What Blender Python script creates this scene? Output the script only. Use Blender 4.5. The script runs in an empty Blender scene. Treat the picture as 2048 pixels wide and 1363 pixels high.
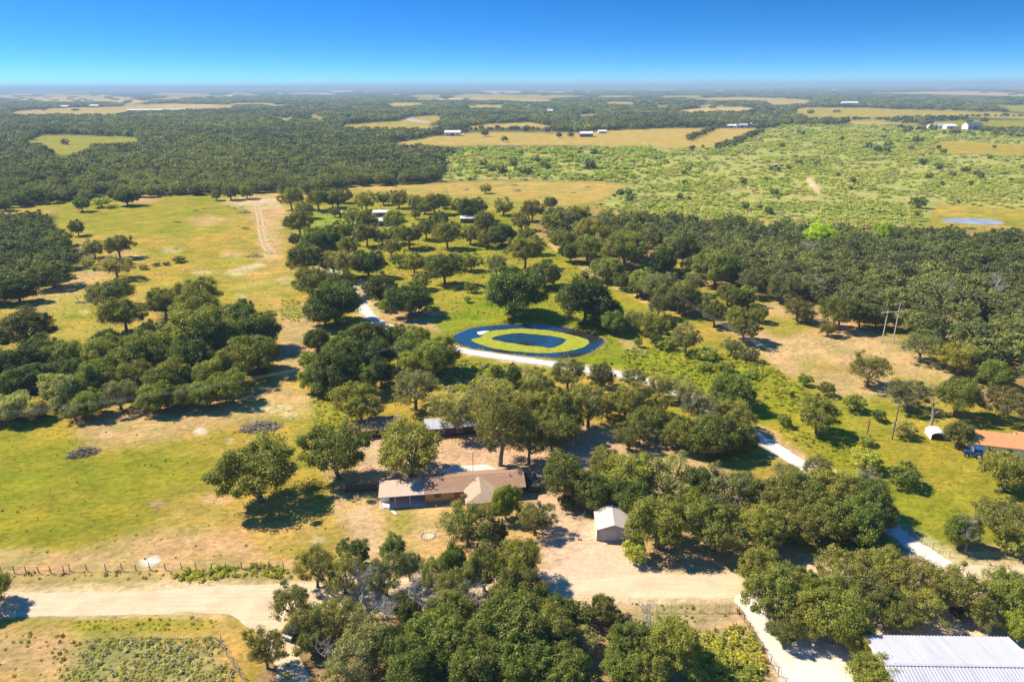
import bpy, bmesh, math, random
import numpy as np
from mathutils import Vector, Matrix
from mathutils.geometry import tessellate_polygon
PI = math.pi
random.seed(7); RNG = np.random.default_rng(7)
sc = bpy.context.scene
C = sc.collection

# ------------------------------------------------------------------ camera
F = 1365.0; CX, CY = 1024.0, 681.5; CAMH = 75.0
PITCH = math.radians(20.45); ROLL = math.radians(-0.32)
cam = bpy.data.objects.new('camera', bpy.data.cameras.new('camera')); C.objects.link(cam)
cam.data.sensor_width = 36; cam.data.lens = 36*F/2048; cam.data.clip_start = 1; cam.data.clip_end = 90000
RM = Matrix.Rotation(PI/2-PITCH, 3, 'X') @ Matrix.Rotation(ROLL, 3, 'Z')
cam.matrix_world = Matrix.Translation((0, 0, CAMH)) @ RM.to_4x4()
sc.camera = cam
RN = np.array(RM)

# ------------------------------------------------------------------ light
SUN_EL = math.radians(47); SUNV = Vector((-0.94, 0.34, 0)).normalized()      # horizontal direction towards the sun
sun = bpy.data.objects.new('sun', bpy.data.lights.new('sun', 'SUN')); C.objects.link(sun)
sun.data.energy = 5.0; sun.data.angle = math.radians(0.5); sun.data.color = (1.0, 0.90, 0.73)
sd = Vector((SUNV.x*math.cos(SUN_EL), SUNV.y*math.cos(SUN_EL), math.sin(SUN_EL)))
sun.rotation_euler = sd.to_track_quat('Z', 'Y').to_euler(); sun.location = (0, 0, 300)
w = bpy.data.worlds.new('World'); sc.world = w; w.use_nodes = True
nt = w.node_tree; nt.nodes.clear()
def wn(t): return nt.nodes.new(t)
tc = wn('ShaderNodeTexCoord'); sx = wn('ShaderNodeSeparateXYZ'); cx_ = wn('ShaderNodeCombineXYZ')
mz = wn('ShaderNodeMath'); mz.operation = 'MULTIPLY_ADD'; mz.inputs[1].default_value = 4.2; mz.inputs[2].default_value = 0.055
nv = wn('ShaderNodeVectorMath'); nv.operation = 'NORMALIZE'
sky = wn('ShaderNodeTexSky'); sky.sky_type = 'NISHITA'; sky.sun_disc = False
sky.sun_elevation = SUN_EL; sky.sun_rotation = math.atan2(SUNV.x, SUNV.y)
sky.altitude = 100; sky.air_density = 1.0; sky.dust_density = 0.2; sky.ozone_density = 3.0
hs = wn('ShaderNodeHueSaturation'); hs.inputs['Saturation'].default_value = 1.38; hs.inputs['Value'].default_value = 1.2; hs.inputs['Hue'].default_value = 0.5
bg = wn('ShaderNodeBackground'); bg.inputs['Strength'].default_value = 0.10
out = wn('ShaderNodeOutputWorld')
L = nt.links.new
L(tc.outputs['Generated'], sx.inputs[0]); L(sx.outputs[0], cx_.inputs[0]); L(sx.outputs[1], cx_.inputs[1])
L(sx.outputs[2], mz.inputs[0]); L(mz.outputs[0], cx_.inputs[2]); L(cx_.outputs[0], nv.inputs[0]); L(nv.outputs[0], sky.inputs[0])
tn = wn('ShaderNodeMix'); tn.data_type = 'RGBA'; tn.blend_type = 'MULTIPLY'; tn.inputs[0].default_value = 1; tn.inputs[7].default_value = (0.54, 0.93, 1.08, 1)
L(sky.outputs[0], hs.inputs['Color']); L(hs.outputs[0], tn.inputs[6]); L(tn.outputs[2], bg.inputs[0]); L(bg.outputs[0], out.inputs[0])
sc.view_settings.view_transform = 'Standard'; sc.view_settings.look = 'None'
sc.view_settings.gamma = 1; sc.view_settings.exposure = 0.64; sc.view_settings.use_curve_mapping = False
sc.render.engine = 'CYCLES'
sc.cycles.max_bounces = 5; sc.cycles.diffuse_bounces = 2; sc.cycles.glossy_bounces = 2
sc.cycles.transmission_bounces = 3; sc.cycles.volume_bounces = 0; sc.cycles.transparent_max_bounces = 4

# ------------------------------------------------------------------ photo pixel <-> place
def Pz(px, py, z=0.0):
    d = RN @ np.array([(px-CX)/F, -(py-CY)/F, -1.0])
    t = (z-CAMH)/d[2]
    return Vector((d[0]*t, d[1]*t, z))
def P(px, py): return Pz(px, py, 0.0)
def depth(p):
    return -float((RN.T @ (np.array(p)-np.array([0, 0, CAMH])))[2])
def proj(xy):
    """xy (N,2) on the ground -> photo pixels"""
    q = np.concatenate([xy, np.zeros((len(xy), 1))], 1)-np.array([0, 0, CAMH])
    c = q @ RN
    z = np.where(-c[:, 2] < 1, 1, -c[:, 2])
    px = CX+F*c[:, 0]/z; py = CY-F*c[:, 1]/z
    bad = -c[:, 2] < 1
    px[bad] = -9999; py[bad] = 9999
    return np.stack([px, py], 1)
# tiles used for reading positions off the photograph: origin and magnification
TL = {'A': (600, 560, 2.926), 'B': (600, 900, 2.944), 'C': (1050, 900, 2.944), 'D': (1500, 850, 2.657), 'E': (1200, 560, 4.008),
      'G': (1600, 560, 4.009), 'F': (0, 560, 2.926), 'H': (0, 140, 2.926), 'I': (650, 140, 2.926), 'J': (1348, 140, 2.926), 'K': (0, 950, 2.926), 'P': (0, 0, 1.0)}
def T(t, x, y): o = TL[t]; return (o[0]+x/o[2], o[1]+y/o[2])
def TP(t, pts): return [T(t, *p) for p in pts]

# ------------------------------------------------------------------ noise in numpy
_perm = np.random.default_rng(3).random((256, 256)).astype(np.float32)
def vnoise(x, y):
    xi = np.floor(x).astype(np.int64); yi = np.floor(y).astype(np.int64)
    fx = x-xi; fy = y-yi; fx = fx*fx*(3-2*fx); fy = fy*fy*(3-2*fy)
    a = _perm[xi & 255, yi & 255]; b = _perm[(xi+1) & 255, yi & 255]; c = _perm[xi & 255, (yi+1) & 255]; d = _perm[(xi+1) & 255, (yi+1) & 255]
    return (a*(1-fx)+b*fx)*(1-fy)+(c*(1-fx)+d*fx)*fy
def fbm(x, y, o=4):
    s = 0; a = 0.5; t = 0
    for k in range(o):
        s = s+a*vnoise(x*2**k+17.3*k, y*2**k+9.1*k); t += a; a *= 0.5
    return s/t
def sdist(pts, poly):
    """signed distance (inside positive) of pts (N,2) to a polygon"""
    poly = np.array(poly, float); n = len(poly)
    best = np.full(len(pts), 1e18); ins = np.zeros(len(pts), bool)
    for i in range(n):
        a = poly[i]; b = poly[(i+1) % n]; ab = b-a
        t = np.clip(((pts-a) @ ab)/(ab @ ab+1e-12), 0, 1)
        d = ((pts-a-t[:, None]*ab)**2).sum(1); best = np.minimum(best, d)
        cond = (a[1] > pts[:, 1]) != (b[1] > pts[:, 1])
        if abs(b[1]-a[1]) > 1e-9:
            xi = (b[0]-a[0])*(pts[:, 1]-a[1])/(b[1]-a[1])+a[0]
            ins ^= cond & (pts[:, 0] < xi)
    return np.where(ins, 1, -1)*np.sqrt(best)
def inside(pts, poly): return sdist(pts, poly) > 0
def mask(pp, poly, soft):
    poly = np.array(poly, float); out = np.zeros(len(pp))
    lo = poly.min(0)-soft*2; hi = poly.max(0)+soft*2
    k = np.where((pp[:, 0] > lo[0]) & (pp[:, 0] < hi[0]) & (pp[:, 1] > lo[1]) & (pp[:, 1] < hi[1]))[0]
    if len(k): out[k] = np.clip(sdist(pp[k], poly)/soft*0.5+0.5, 0, 1)
    return out

# ------------------------------------------------------------------ object helpers
def tag(o, label=None, cat=None, group=None, kind=None):
    if label: o['label'] = label
    if cat: o['category'] = cat
    if group: o['group'] = group
    if kind: o['kind'] = kind
    return o
def empty(name, loc, rz, label, cat, group=None):
    o = bpy.data.objects.new(name, None); C.objects.link(o); o.location = loc; o.rotation_euler = (0, 0, rz)
    o.empty_display_size = 0.5
    return tag(o, label, cat, group)
def link(name, me, parent=None):
    o = bpy.data.objects.new(name, me); C.objects.link(o)
    if parent: o.parent = parent
    return o
def qmesh(name, V, Fq, mat, smooth=False, tint=None):
    """fast mesh from arrays; Fq (M,k)"""
    me = bpy.data.meshes.new(name); V = np.asarray(V, np.float32); Fq = np.asarray(Fq, np.int32)
    k = Fq.shape[1]; me.vertices.add(len(V)); me.vertices.foreach_set('co', V.ravel())
    me.loops.add(Fq.size); me.loops.foreach_set('vertex_index', Fq.ravel())
    me.polygons.add(len(Fq)); me.polygons.foreach_set('loop_start', np.arange(0, Fq.size, k, dtype=np.int32))
    try: me.polygons.foreach_set('loop_total', np.full(len(Fq), k, np.int32))
    except Exception: pass
    if smooth: me.polygons.foreach_set('use_smooth', np.ones(len(Fq), bool))
    me.update(calc_edges=True)
    if tint is not None:
        a = me.attributes.new('tint', 'FLOAT', 'POINT'); a.data.foreach_set('value', np.asarray(tint, np.float32))
    if mat: me.materials.append(mat)
    return me
class MB:
    def __init__(s): s.v = []; s.f = []
    def add(s, vs, fs):
        n = len(s.v); s.v += [tuple(v) for v in vs]; s.f += [tuple(i+n for i in f) for f in fs]; return s
    def box(s, x0, x1, y0, y1, z0, z1):
        return s.add([(x0, y0, z0), (x1, y0, z0), (x1, y1, z0), (x0, y1, z0), (x0, y0, z1), (x1, y0, z1), (x1, y1, z1), (x0, y1, z1)],
                     [(0, 3, 2, 1), (4, 5, 6, 7), (0, 1, 5, 4), (1, 2, 6, 5), (2, 3, 7, 6), (3, 0, 4, 7)])
    def slab(s, pts, th):
        """closed slab below a planar/curved outline of 3d points"""
        n = len(pts); lo = [(p[0], p[1], p[2]-th) for p in pts]
        fs = [tuple(range(n)), tuple(range(2*n-1, n-1, -1))]+[(i, i+n, (i+1) % n+n, (i+1) % n) for i in range(n)]
        return s.add(list(pts)+lo, fs)
    def tube(s, path, radii, n=6, cap=True):
        path = [Vector(p) for p in path]; b = len(s.v); m = len(path)
        for i, p in enumerate(path):
            t = (path[min(i+1, m-1)]-path[max(i-1, 0)]).normalized()
            u = t.cross(Vector((0.3, 0.9, 0.2))).normalized(); v = t.cross(u)
            r = radii[i] if hasattr(radii, '__len__') else radii
            for k in range(n):
                a = 2*PI*k/n; s.v.append(tuple(p+u*math.cos(a)*r+v*math.sin(a)*r))
        for i in range(m-1):
            for k in range(n):
                k2 = (k+1) % n
                s.f.append((b+i*n+k, b+i*n+k2, b+(i+1)*n+k2, b+(i+1)*n+k))
        if cap: s.f.append(tuple(b+k for k in range(n))[::-1]); s.f.append(tuple(b+(m-1)*n+k for k in range(n)))
        return s
    def mesh(s, name, mat):
        me = bpy.data.meshes.new(name); me.from_pydata(s.v, [], s.f); me.update()
        if mat: me.materials.append(mat)
        return me
    def build(s, name, mat, parent=None): return link(name, s.mesh(name, mat), parent)

# ------------------------------------------------------------------ materials
def mat_base(name):
    m = bpy.data.materials.new(name); m.use_nodes = True; n = m.node_tree; b = n.nodes['Principled BSDF']; return m, n, b
def noise_node(n, scale, detail=3, co=None, rough=0.55):
    t = n.nodes.new('ShaderNodeTexNoise'); t.inputs['Scale'].default_value = scale; t.inputs['Detail'].default_value = detail; t.inputs['Roughness'].default_value = rough
    if co is not None: n.links.new(co, t.inputs['Vector'])
    return t.outputs['Fac']
def ramp(n, fac, stops):
    r = n.nodes.new('ShaderNodeValToRGB'); n.links.new(fac, r.inputs[0]); e = r.color_ramp.elements
    while len(e) < len(stops): e.new(0.5)
    for i, (p, c) in enumerate(stops):
        e[i].position = p; e[i].color = (*c, 1) if len(c) == 3 else c
    return r.outputs[0]
def mix(n, typ, fac, a, b):
    m = n.nodes.new('ShaderNodeMix'); m.data_type = 'RGBA'; m.blend_type = typ
    for s, v in ((m.inputs[0], fac), (m.inputs[6], a), (m.inputs[7], b)):
        if hasattr(v, 'links'): n.links.new(v, s)
        elif isinstance(v, tuple): s.default_value = (*v, 1)
        else: s.default_value = v
    return m.outputs[2]
def g3(v): return (v, v, v)
def plain(name, col, rough=0.7, var=0.25, scale=1.5, metal=0.0, bump=0.0, bscale=20, streak=None):
    m, n, b = mat_base(name)
    co = n.nodes.new('ShaderNodeTexCoord').outputs['Object']
    if streak:
        mp = n.nodes.new('ShaderNodeMapping'); mp.inputs['Scale'].default_value = streak; n.links.new(co, mp.inputs[0]); co2 = mp.outputs[0]
    else: co2 = co
    f = noise_node(n, scale, 5, co2, 0.65)
    c = mix(n, 'MULTIPLY', 1.0, col, ramp(n, f, [(0.25, g3(1-var)), (0.75, g3(1+var*0.5))]))
    n.links.new(c, b.inputs['Base Color']); b.inputs['Roughness'].default_value = rough; b.inputs['Metallic'].default_value = metal
    if bump:
        bn = n.nodes.new('ShaderNodeBump'); bn.inputs['Strength'].default_value = bump; bn.inputs['Distance'].default_value = 0.05
        n.links.new(noise_node(n, bscale, 3, co), bn.inputs['Height']); n.links.new(bn.outputs[0], b.inputs['Normal'])
    return m
def leaf_mat(name, col, use_obj=True, patch=0.0, col2=None, transl=0.33, rnd=0.35):
    m = bpy.data.materials.new(name); m.use_nodes = True; n = m.node_tree; n.nodes.clear()
    oi = n.nodes.new('ShaderNodeObjectInfo'); at = n.nodes.new('ShaderNodeAttribute'); at.attribute_name = 'tint'
    base = oi.outputs['Color'] if use_obj else col
    c = base
    if not use_obj and col2:
        if patch:
            c = mix(n, 'MIX', ramp(n, noise_node(n, patch, 2, oi.outputs['Location']), [(0.35, g3(0)), (0.65, g3(1))]), col, col2)
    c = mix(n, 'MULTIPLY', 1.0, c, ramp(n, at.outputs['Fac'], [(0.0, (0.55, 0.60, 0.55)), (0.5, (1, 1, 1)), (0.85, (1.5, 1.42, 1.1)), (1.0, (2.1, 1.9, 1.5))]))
    c = mix(n, 'MULTIPLY', 1.0, c, ramp(n, oi.outputs['Random'], [(0.0, (1-rnd, 1-rnd, 1-rnd*0.8)), (0.5, (1, 1.0, 1)), (1.0, (1+rnd, 1+rnd*0.8, 1+rnd*0.4))]))
    d = n.nodes.new('ShaderNodeBsdfDiffuse'); t = n.nodes.new('ShaderNodeBsdfTranslucent'); s = n.nodes.new('ShaderNodeMixShader'); s.inputs[0].default_value = transl
    n.links.new(c, d.inputs[0]); n.links.new(mix(n, 'MULTIPLY', 1.0, c, (1.3, 1.4, 0.5)), t.inputs[0])
    n.links.new(d.outputs[0], s.inputs[1]); n.links.new(t.outputs[0], s.inputs[2])
    gl = n.nodes.new('ShaderNodeBsdfGlossy'); gl.inputs['Roughness'].default_value = 0.5; gl.inputs[0].default_value = (0.9, 0.9, 0.8, 1)
    s2 = n.nodes.new('ShaderNodeMixShader'); s2.inputs[0].default_value = 0.025
    n.links.new(s.outputs[0], s2.inputs[1]); n.links.new(gl.outputs[0], s2.inputs[2])
    o = n.nodes.new('ShaderNodeOutputMaterial'); n.links.new(s2.outputs[0], o.inputs[0])
    return m
M_leaf = leaf_mat('leaves', None)
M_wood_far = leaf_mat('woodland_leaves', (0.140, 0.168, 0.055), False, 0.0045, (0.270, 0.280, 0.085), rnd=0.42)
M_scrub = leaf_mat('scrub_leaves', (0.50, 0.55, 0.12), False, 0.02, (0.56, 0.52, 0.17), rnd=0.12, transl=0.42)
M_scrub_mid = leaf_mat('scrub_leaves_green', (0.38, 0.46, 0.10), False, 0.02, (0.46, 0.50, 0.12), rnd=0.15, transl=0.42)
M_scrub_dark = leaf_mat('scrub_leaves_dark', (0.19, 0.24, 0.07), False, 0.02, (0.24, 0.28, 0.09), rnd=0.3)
M_scrub_grey = leaf_mat('scrub_twigs_grey', (0.44, 0.42, 0.26), False, 0.02, (0.46, 0.40, 0.28), rnd=0.2)
M_weed = leaf_mat('weed_leaves', (0.46, 0.50, 0.05), False, 0.05, (0.54, 0.49, 0.07), rnd=0.25)
M_sage = leaf_mat('sage_weed_leaves', (0.54, 0.54, 0.27), False, 0.05, (0.62, 0.54, 0.30), rnd=0.25)
M_dry = leaf_mat('dry_weed_leaves', (0.50, 0.36, 0.18), False, 0.05, (0.38, 0.34, 0.10), rnd=0.25)
M_bark = plain('bark', (0.20, 0.165, 0.135), 0.95, 0.4, 3)
M_pale_bark = plain('pale_dead_bark', (0.42, 0.37, 0.33), 0.95, 0.3, 3)
M_stick = plain('cut_branches', (0.38, 0.29, 0.21), 0.95, 0.5, 2)

# ground: colour comes from a per-vertex land-cover colour, fine grain from noise
def ground_mat():
    m, n, b = mat_base('ground_cover')
    co = n.nodes.new('ShaderNodeNewGeometry').outputs['Position']
    at = n.nodes.new('ShaderNodeAttribute'); at.attribute_name = 'cover'
    a2 = n.nodes.new('ShaderNodeAttribute'); a2.attribute_name = 'grassy'
    mp = n.nodes.new('ShaderNodeMapping'); mp.inputs['Scale'].default_value = (0.55, 1.0, 1); mp.inputs['Rotation'].default_value = (0, 0, 0.35); n.links.new(co, mp.inputs[0])
    f1 = noise_node(n, 1.1, 6, mp.outputs[0], 0.72); f2 = noise_node(n, 0.16, 5, mp.outputs[0], 0.6); f3 = noise_node(n, 0.035, 4, co, 0.6)
    c = mix(n, 'MULTIPLY', 1.0, at.outputs['Color'], ramp(n, f1, [(0.28, (0.52, 0.58, 0.52)), (0.5, (1, 1, 1)), (0.72, (1.38, 1.30, 1.3))]))
    c = mix(n, 'MULTIPLY', a2.outputs['Fac'], c, ramp(n, f2, [(0.3, (0.62, 0.76, 0.62)), (0.52, (1, 1, 1)), (0.72, (1.36, 1.16, 1.25))]))
    c = mix(n, 'MULTIPLY', a2.outputs['Fac'], c, ramp(n, f3, [(0.32, (0.78, 0.96, 0.72)), (0.5, (1, 1, 1)), (0.68, (1.16, 1.03, 1.12))]))
    n.links.new(c, b.inputs['Base Color']); b.inputs['Roughness'].default_value = 1.0; b.inputs['Specular IOR Level'].default_value = 0.05
    bn = n.nodes.new('ShaderNodeBump'); bn.inputs['Strength'].default_value = 0.85; bn.inputs['Distance'].default_value = 0.5
    ad = n.nodes.new('ShaderNodeMath'); ad.operation = 'MULTIPLY_ADD'; n.links.new(noise_node(n, 0.42, 3, mp.outputs[0], 0.6), ad.inputs[0]); ad.inputs[1].default_value = 2.0; n.links.new(f1, ad.inputs[2])
    n.links.new(ad.outputs[0], bn.inputs['Height']); n.links.new(bn.outputs[0], b.inputs['Normal'])
    return m
def sand_mat(name, col, streak=(0.12, 1.6, 1), var=0.16):
    m, n, b = mat_base(name)
    co = n.nodes.new('ShaderNodeNewGeometry').outputs['Position']
    mp = n.nodes.new('ShaderNodeMapping'); mp.inputs['Scale'].default_value = streak; n.links.new(co, mp.inputs[0])
    f = noise_node(n, 1.0, 4, mp.outputs[0], 0.6); f2 = noise_node(n, 0.25, 5, co, 0.65); f3 = noise_node(n, 3.0, 3, co, 0.6)
    c = mix(n, 'MULTIPLY', 1.0, col, ramp(n, f, [(0.3, (1-var, 1-var, 1-var)), (0.7, (1.06, 1.05, 1.02))]))
    c = mix(n, 'MULTIPLY', 1.0, c, ramp(n, f2, [(0.3, (0.86, 0.84, 0.80)), (0.6, (1.05, 1.05, 1.05))]))
    c = mix(n, 'MULTIPLY', 1.0, c, ramp(n, f3, [(0.3, g3(0.9)), (0.7, g3(1.06))]))
    n.links.new(c, b.inputs['Base Color']); b.inputs['Roughness'].default_value = 1.0; b.inputs['Specular IOR Level'].default_value = 0.1
    return m
def water_mat(name, col, rough=0.06, bump=0.02):
    m, n, b = mat_base(name)
    co = n.nodes.new('ShaderNodeNewGeometry').outputs['Position']
    f = noise_node(n, 0.08, 3, co)
    n.links.new(mix(n, 'MULTIPLY', 1.0, col, ramp(n, f, [(0.35, (0.7, 0.7, 0.6)), (0.65, (1.2, 1.2, 1.2))])), b.inputs['Base Color'])
    b.inputs['Roughness'].default_value = rough; b.inputs['IOR'].default_value = 1.33; b.inputs['Specular IOR Level'].default_value = 0.8
    bn = n.nodes.new('ShaderNodeBump'); bn.inputs['Strength'].default_value = bump; bn.inputs['Distance'].default_value = 0.05
    n.links.new(noise_node(n, 1.5, 2, co), bn.inputs['Height']); n.links.new(bn.outputs[0], b.inputs['Normal'])
    return m

# ================================================================== LAND COVER (photo pixel outlines -> places on the ground)
COL = dict(green=(0.285, 0.265, 0.022), lush=(0.25, 0.275, 0.014), yellow=(0.40, 0.295, 0.045), gold=(0.46, 0.325, 0.08), tan=(0.55, 0.365, 0.16), sand=(0.70, 0.51, 0.30), white=(0.86, 0.76, 0.64),
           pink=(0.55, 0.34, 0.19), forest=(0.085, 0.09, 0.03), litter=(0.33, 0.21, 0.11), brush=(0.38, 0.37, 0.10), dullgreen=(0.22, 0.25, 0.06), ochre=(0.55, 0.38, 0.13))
FIELDS = [  # far fields cut out of the forest
    ('green', TP('H', [(130, 435), (250, 380), (420, 380), (740, 390), (830, 405), (810, 425), (720, 430), (560, 440), (480, 480), (380, 505), (310, 480), (250, 430)])),
    ('gold', TP('H', [(40, 250), (150, 235), (400, 220), (700, 215), (760, 205), (1100, 198), (1380, 205), (1360, 225), (1100, 235), (760, 245), (700, 262), (450, 265), (300, 258), (120, 265)])),
    ('ochre', TP('H', [(-100, 150), (200, 132), (480, 130), (700, 155), (900, 185), (750, 200), (600, 185), (420, 190), (200, 185)])),
    ('gold', TP('H', [(880, 150), (930, 130), (1230, 138), (1250, 152)])), ('gold', TP('H', [(1300, 148), (1390, 126), (1560, 152)])),
    ('gold', TP('H', [(1630, 295), (1720, 278), (1690, 312)])), ('green', TP('H', [(1985, 332), (2048, 315), (2070, 335)])),
    ('yellow', TP('I', [(80, 325), (250, 310), (430, 300), (500, 275), (660, 265), (700, 292), (620, 310), (600, 345), (450, 338), (300, 342), (150, 335)])),
    ('gold', TP('I', [(800, 335), (960, 315), (1200, 306), (1330, 330), (1320, 342), (1180, 335), (1000, 340), (860, 347)])),
    ('yellow', TP('I', [(720, 155), (820, 138), (1100, 144), (1420, 146), (1540, 152), (1380, 165), (1080, 177), (900, 180)])),
    ('gold', TP('I', [(800, 227), (900, 206), (1050, 203), (1040, 222)])),
    ('gold', [(776, 287), (828, 280), (862, 273), (923, 266), (992, 264), (1163, 265), (1231, 260), (1350, 256), (1515, 256), (1512, 266), (1447, 297), (1350, 295), (1231, 292), (992, 291), (906, 293), (841, 290), (797, 291)]),
    ('yellow', TP('J', [(710, 228), (760, 218), (1100, 220), (1500, 238), (2150, 262), (2150, 290), (1650, 272), (1300, 277), (1000, 287), (800, 283), (720, 262)])),
    ('green', TP('J', [(1490, 300), (1800, 293), (2150, 295), (2150, 342), (1700, 332), (1550, 328)])),
    ('gold', TP('J', [(60, 167), (400, 156), (640, 168), (820, 175), (760, 205), (560, 207), (520, 182), (200, 180)])),
    ('ochre', TP('J', [(20, 237), (200, 218), (480, 220), (440, 242), (100, 248)])), ('gold', TP('J', [(1000, 306), (1200, 300), (1320, 326), (1100, 328)])),
    ('green', TP('J', [(1740, 203), (2150, 206), (2150, 252), (1980, 243), (1900, 218)])), ('pink', TP('J', [(1110, 138), (1400, 128), (1700, 123), (1900, 128), (2150, 150), (2000, 158), (1400, 142)])),
    ('gold', TP('J', [(1800, 106), (1950, 102), (2150, 112), (2150, 122)])), ('sand', TP('I', [(520, 104), (640, 98), (800, 100), (780, 110)])), ('sand', TP('I', [(860, 126), (980, 122), (1150, 122), (1160, 136), (1000, 138)])),
    ('sand', TP('I', [(330, 143), (450, 139), (440, 149)])), ('gold', TP('I', [(1180, 125), (1420, 122), (1400, 138)])), ('sand', TP('I', [(0, 118), (160, 116), (170, 130), (20, 132)])),
    ('litter', TP('I', [(1450, 262), (1560, 255), (1620, 270), (1500, 275)])), ('sand', TP('J', [(650, 84), (760, 80), (740, 90)])), ('sand', TP('J', [(1480, 106), (1620, 103), (1600, 112)])),
]
_r = random.Random(11)
for _k in range(34):
    _x = _r.uniform(-50, 2100); _y = _r.uniform(179, 214); _w = _r.uniform(18, 80); _h = _r.uniform(0.8, 2.2)*(_y-168)/22
    if 640 < _x < 1250 or _x < 500 or _r.random() < 0.45: FIELDS.append((_r.choice(['gold', 'gold', 'yellow', 'tan', 'sand']), [(_x-_w, _y), (_x-_w*.4, _y-_h), (_x+_w*.6, _y-_h*.9), (_x+_w, _y), (_x+_w*.3, _y+_h), (_x-_w*.5, _y+_h)]))
F11 = [(600, 388), (700, 373), (850, 366), (1000, 362), (1180, 362), (1260, 368), (1240, 382), (1190, 406), (1100, 416), (980, 418), (900, 402), (800, 388), (690, 388), (620, 392)]
LEFTF = [(-60, 440), (60, 425), (110, 402), (240, 402), (330, 385), (450, 384), (600, 384), (580, 400), (580, 460), (600, 560), (640, 660), (620, 800), (640, 990), (640, 1300), (-300, 1400), (-400, 690), (-60, 640)]
BRUSH = [(872, 362), (905, 335), (880, 315), (940, 298), (1447, 297), (1520, 260), (1580, 250), (1840, 252), (1865, 262), (2200, 275), (2200, 462), (2048, 458), (1700, 458), (1500, 452), (1350, 440), (1190, 418), (1190, 408), (1240, 382), (1260, 368), (1180, 362), (1000, 360)]
RIGHTF = [(1868, 288), (1880, 282), (1950, 284), (2200, 300), (2200, 322), (2048, 314), (1930, 308), (1865, 306)]
MIDLAND = [(560, 383), (620, 390), (900, 400), (1000, 420), (1200, 408), (1350, 425), (1700, 440), (2300, 446), (2900, 1700), (-900, 1700), (-700, 640), (-60, 425), (100, 402)]
W_RIGHT = [(1062, 460), (1100, 422), (1200, 418), (1350, 432), (1500, 442), (1700, 452), (1850, 460), (2048, 462), (2250, 470), (2350, 860), (2048, 775), (1940, 748), (1870, 712), (1800, 672), (1740, 640), (1660, 622), (1600, 606), (1565, 600), (1540, 588), (1490, 574), (1440, 580), (1405, 578), (1392, 560), (1388, 535), (1370, 525), (1290, 520), (1250, 545), (1190, 540), (1130, 500)]
W_LEFT = [(-300, 400), (60, 432), (115, 428), (112, 460), (135, 485), (192, 505), (185, 528), (142, 540), (115, 560), (60, 575), (45, 605), (-300, 660)]
W_MID = [(-250, 740), (60, 700), (200, 690), (300, 670), (330, 610), (400, 590), (480, 622), (545, 655), (552, 700), (530, 750), (400, 775), (250, 800), (100, 828), (0, 842), (-250, 860)]
DRIVE = [(1892, 1130), (1840, 1098), (1790, 1062), (1720, 1010), (1640, 950), (1560, 903), (1505, 868), (1420, 820), (1340, 778), (1250, 750), (1190, 741), (1100, 727), (1078, 723.5), (1010, 714), (948, 704.5), (905, 698), (840, 683), (790, 660), (745, 636), (718, 603), (693, 565), (665, 540), (642, 525), (622, 500)]
def smooth_line(pts, step=2.0):
    pts = [np.array(p[:2]) for p in pts]; out = []
    ext = [2*pts[0]-pts[1]]+pts+[2*pts[-1]-pts[-2]]
    for i in range(1, len(ext)-2):
        p0, p1, p2, p3 = ext[i-1:i+3]; n = max(2, int(np.linalg.norm(p2-p1)/step))
        for k in range(n):
            t = k/n; out.append(0.5*((2*p1)+(-p0+p2)*t+(2*p0-5*p1+4*p2-p3)*t*t+(-p0+3*p1-3*p2+p3)*t**3))
    out.append(pts[-1]); return np.array(out)
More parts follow.
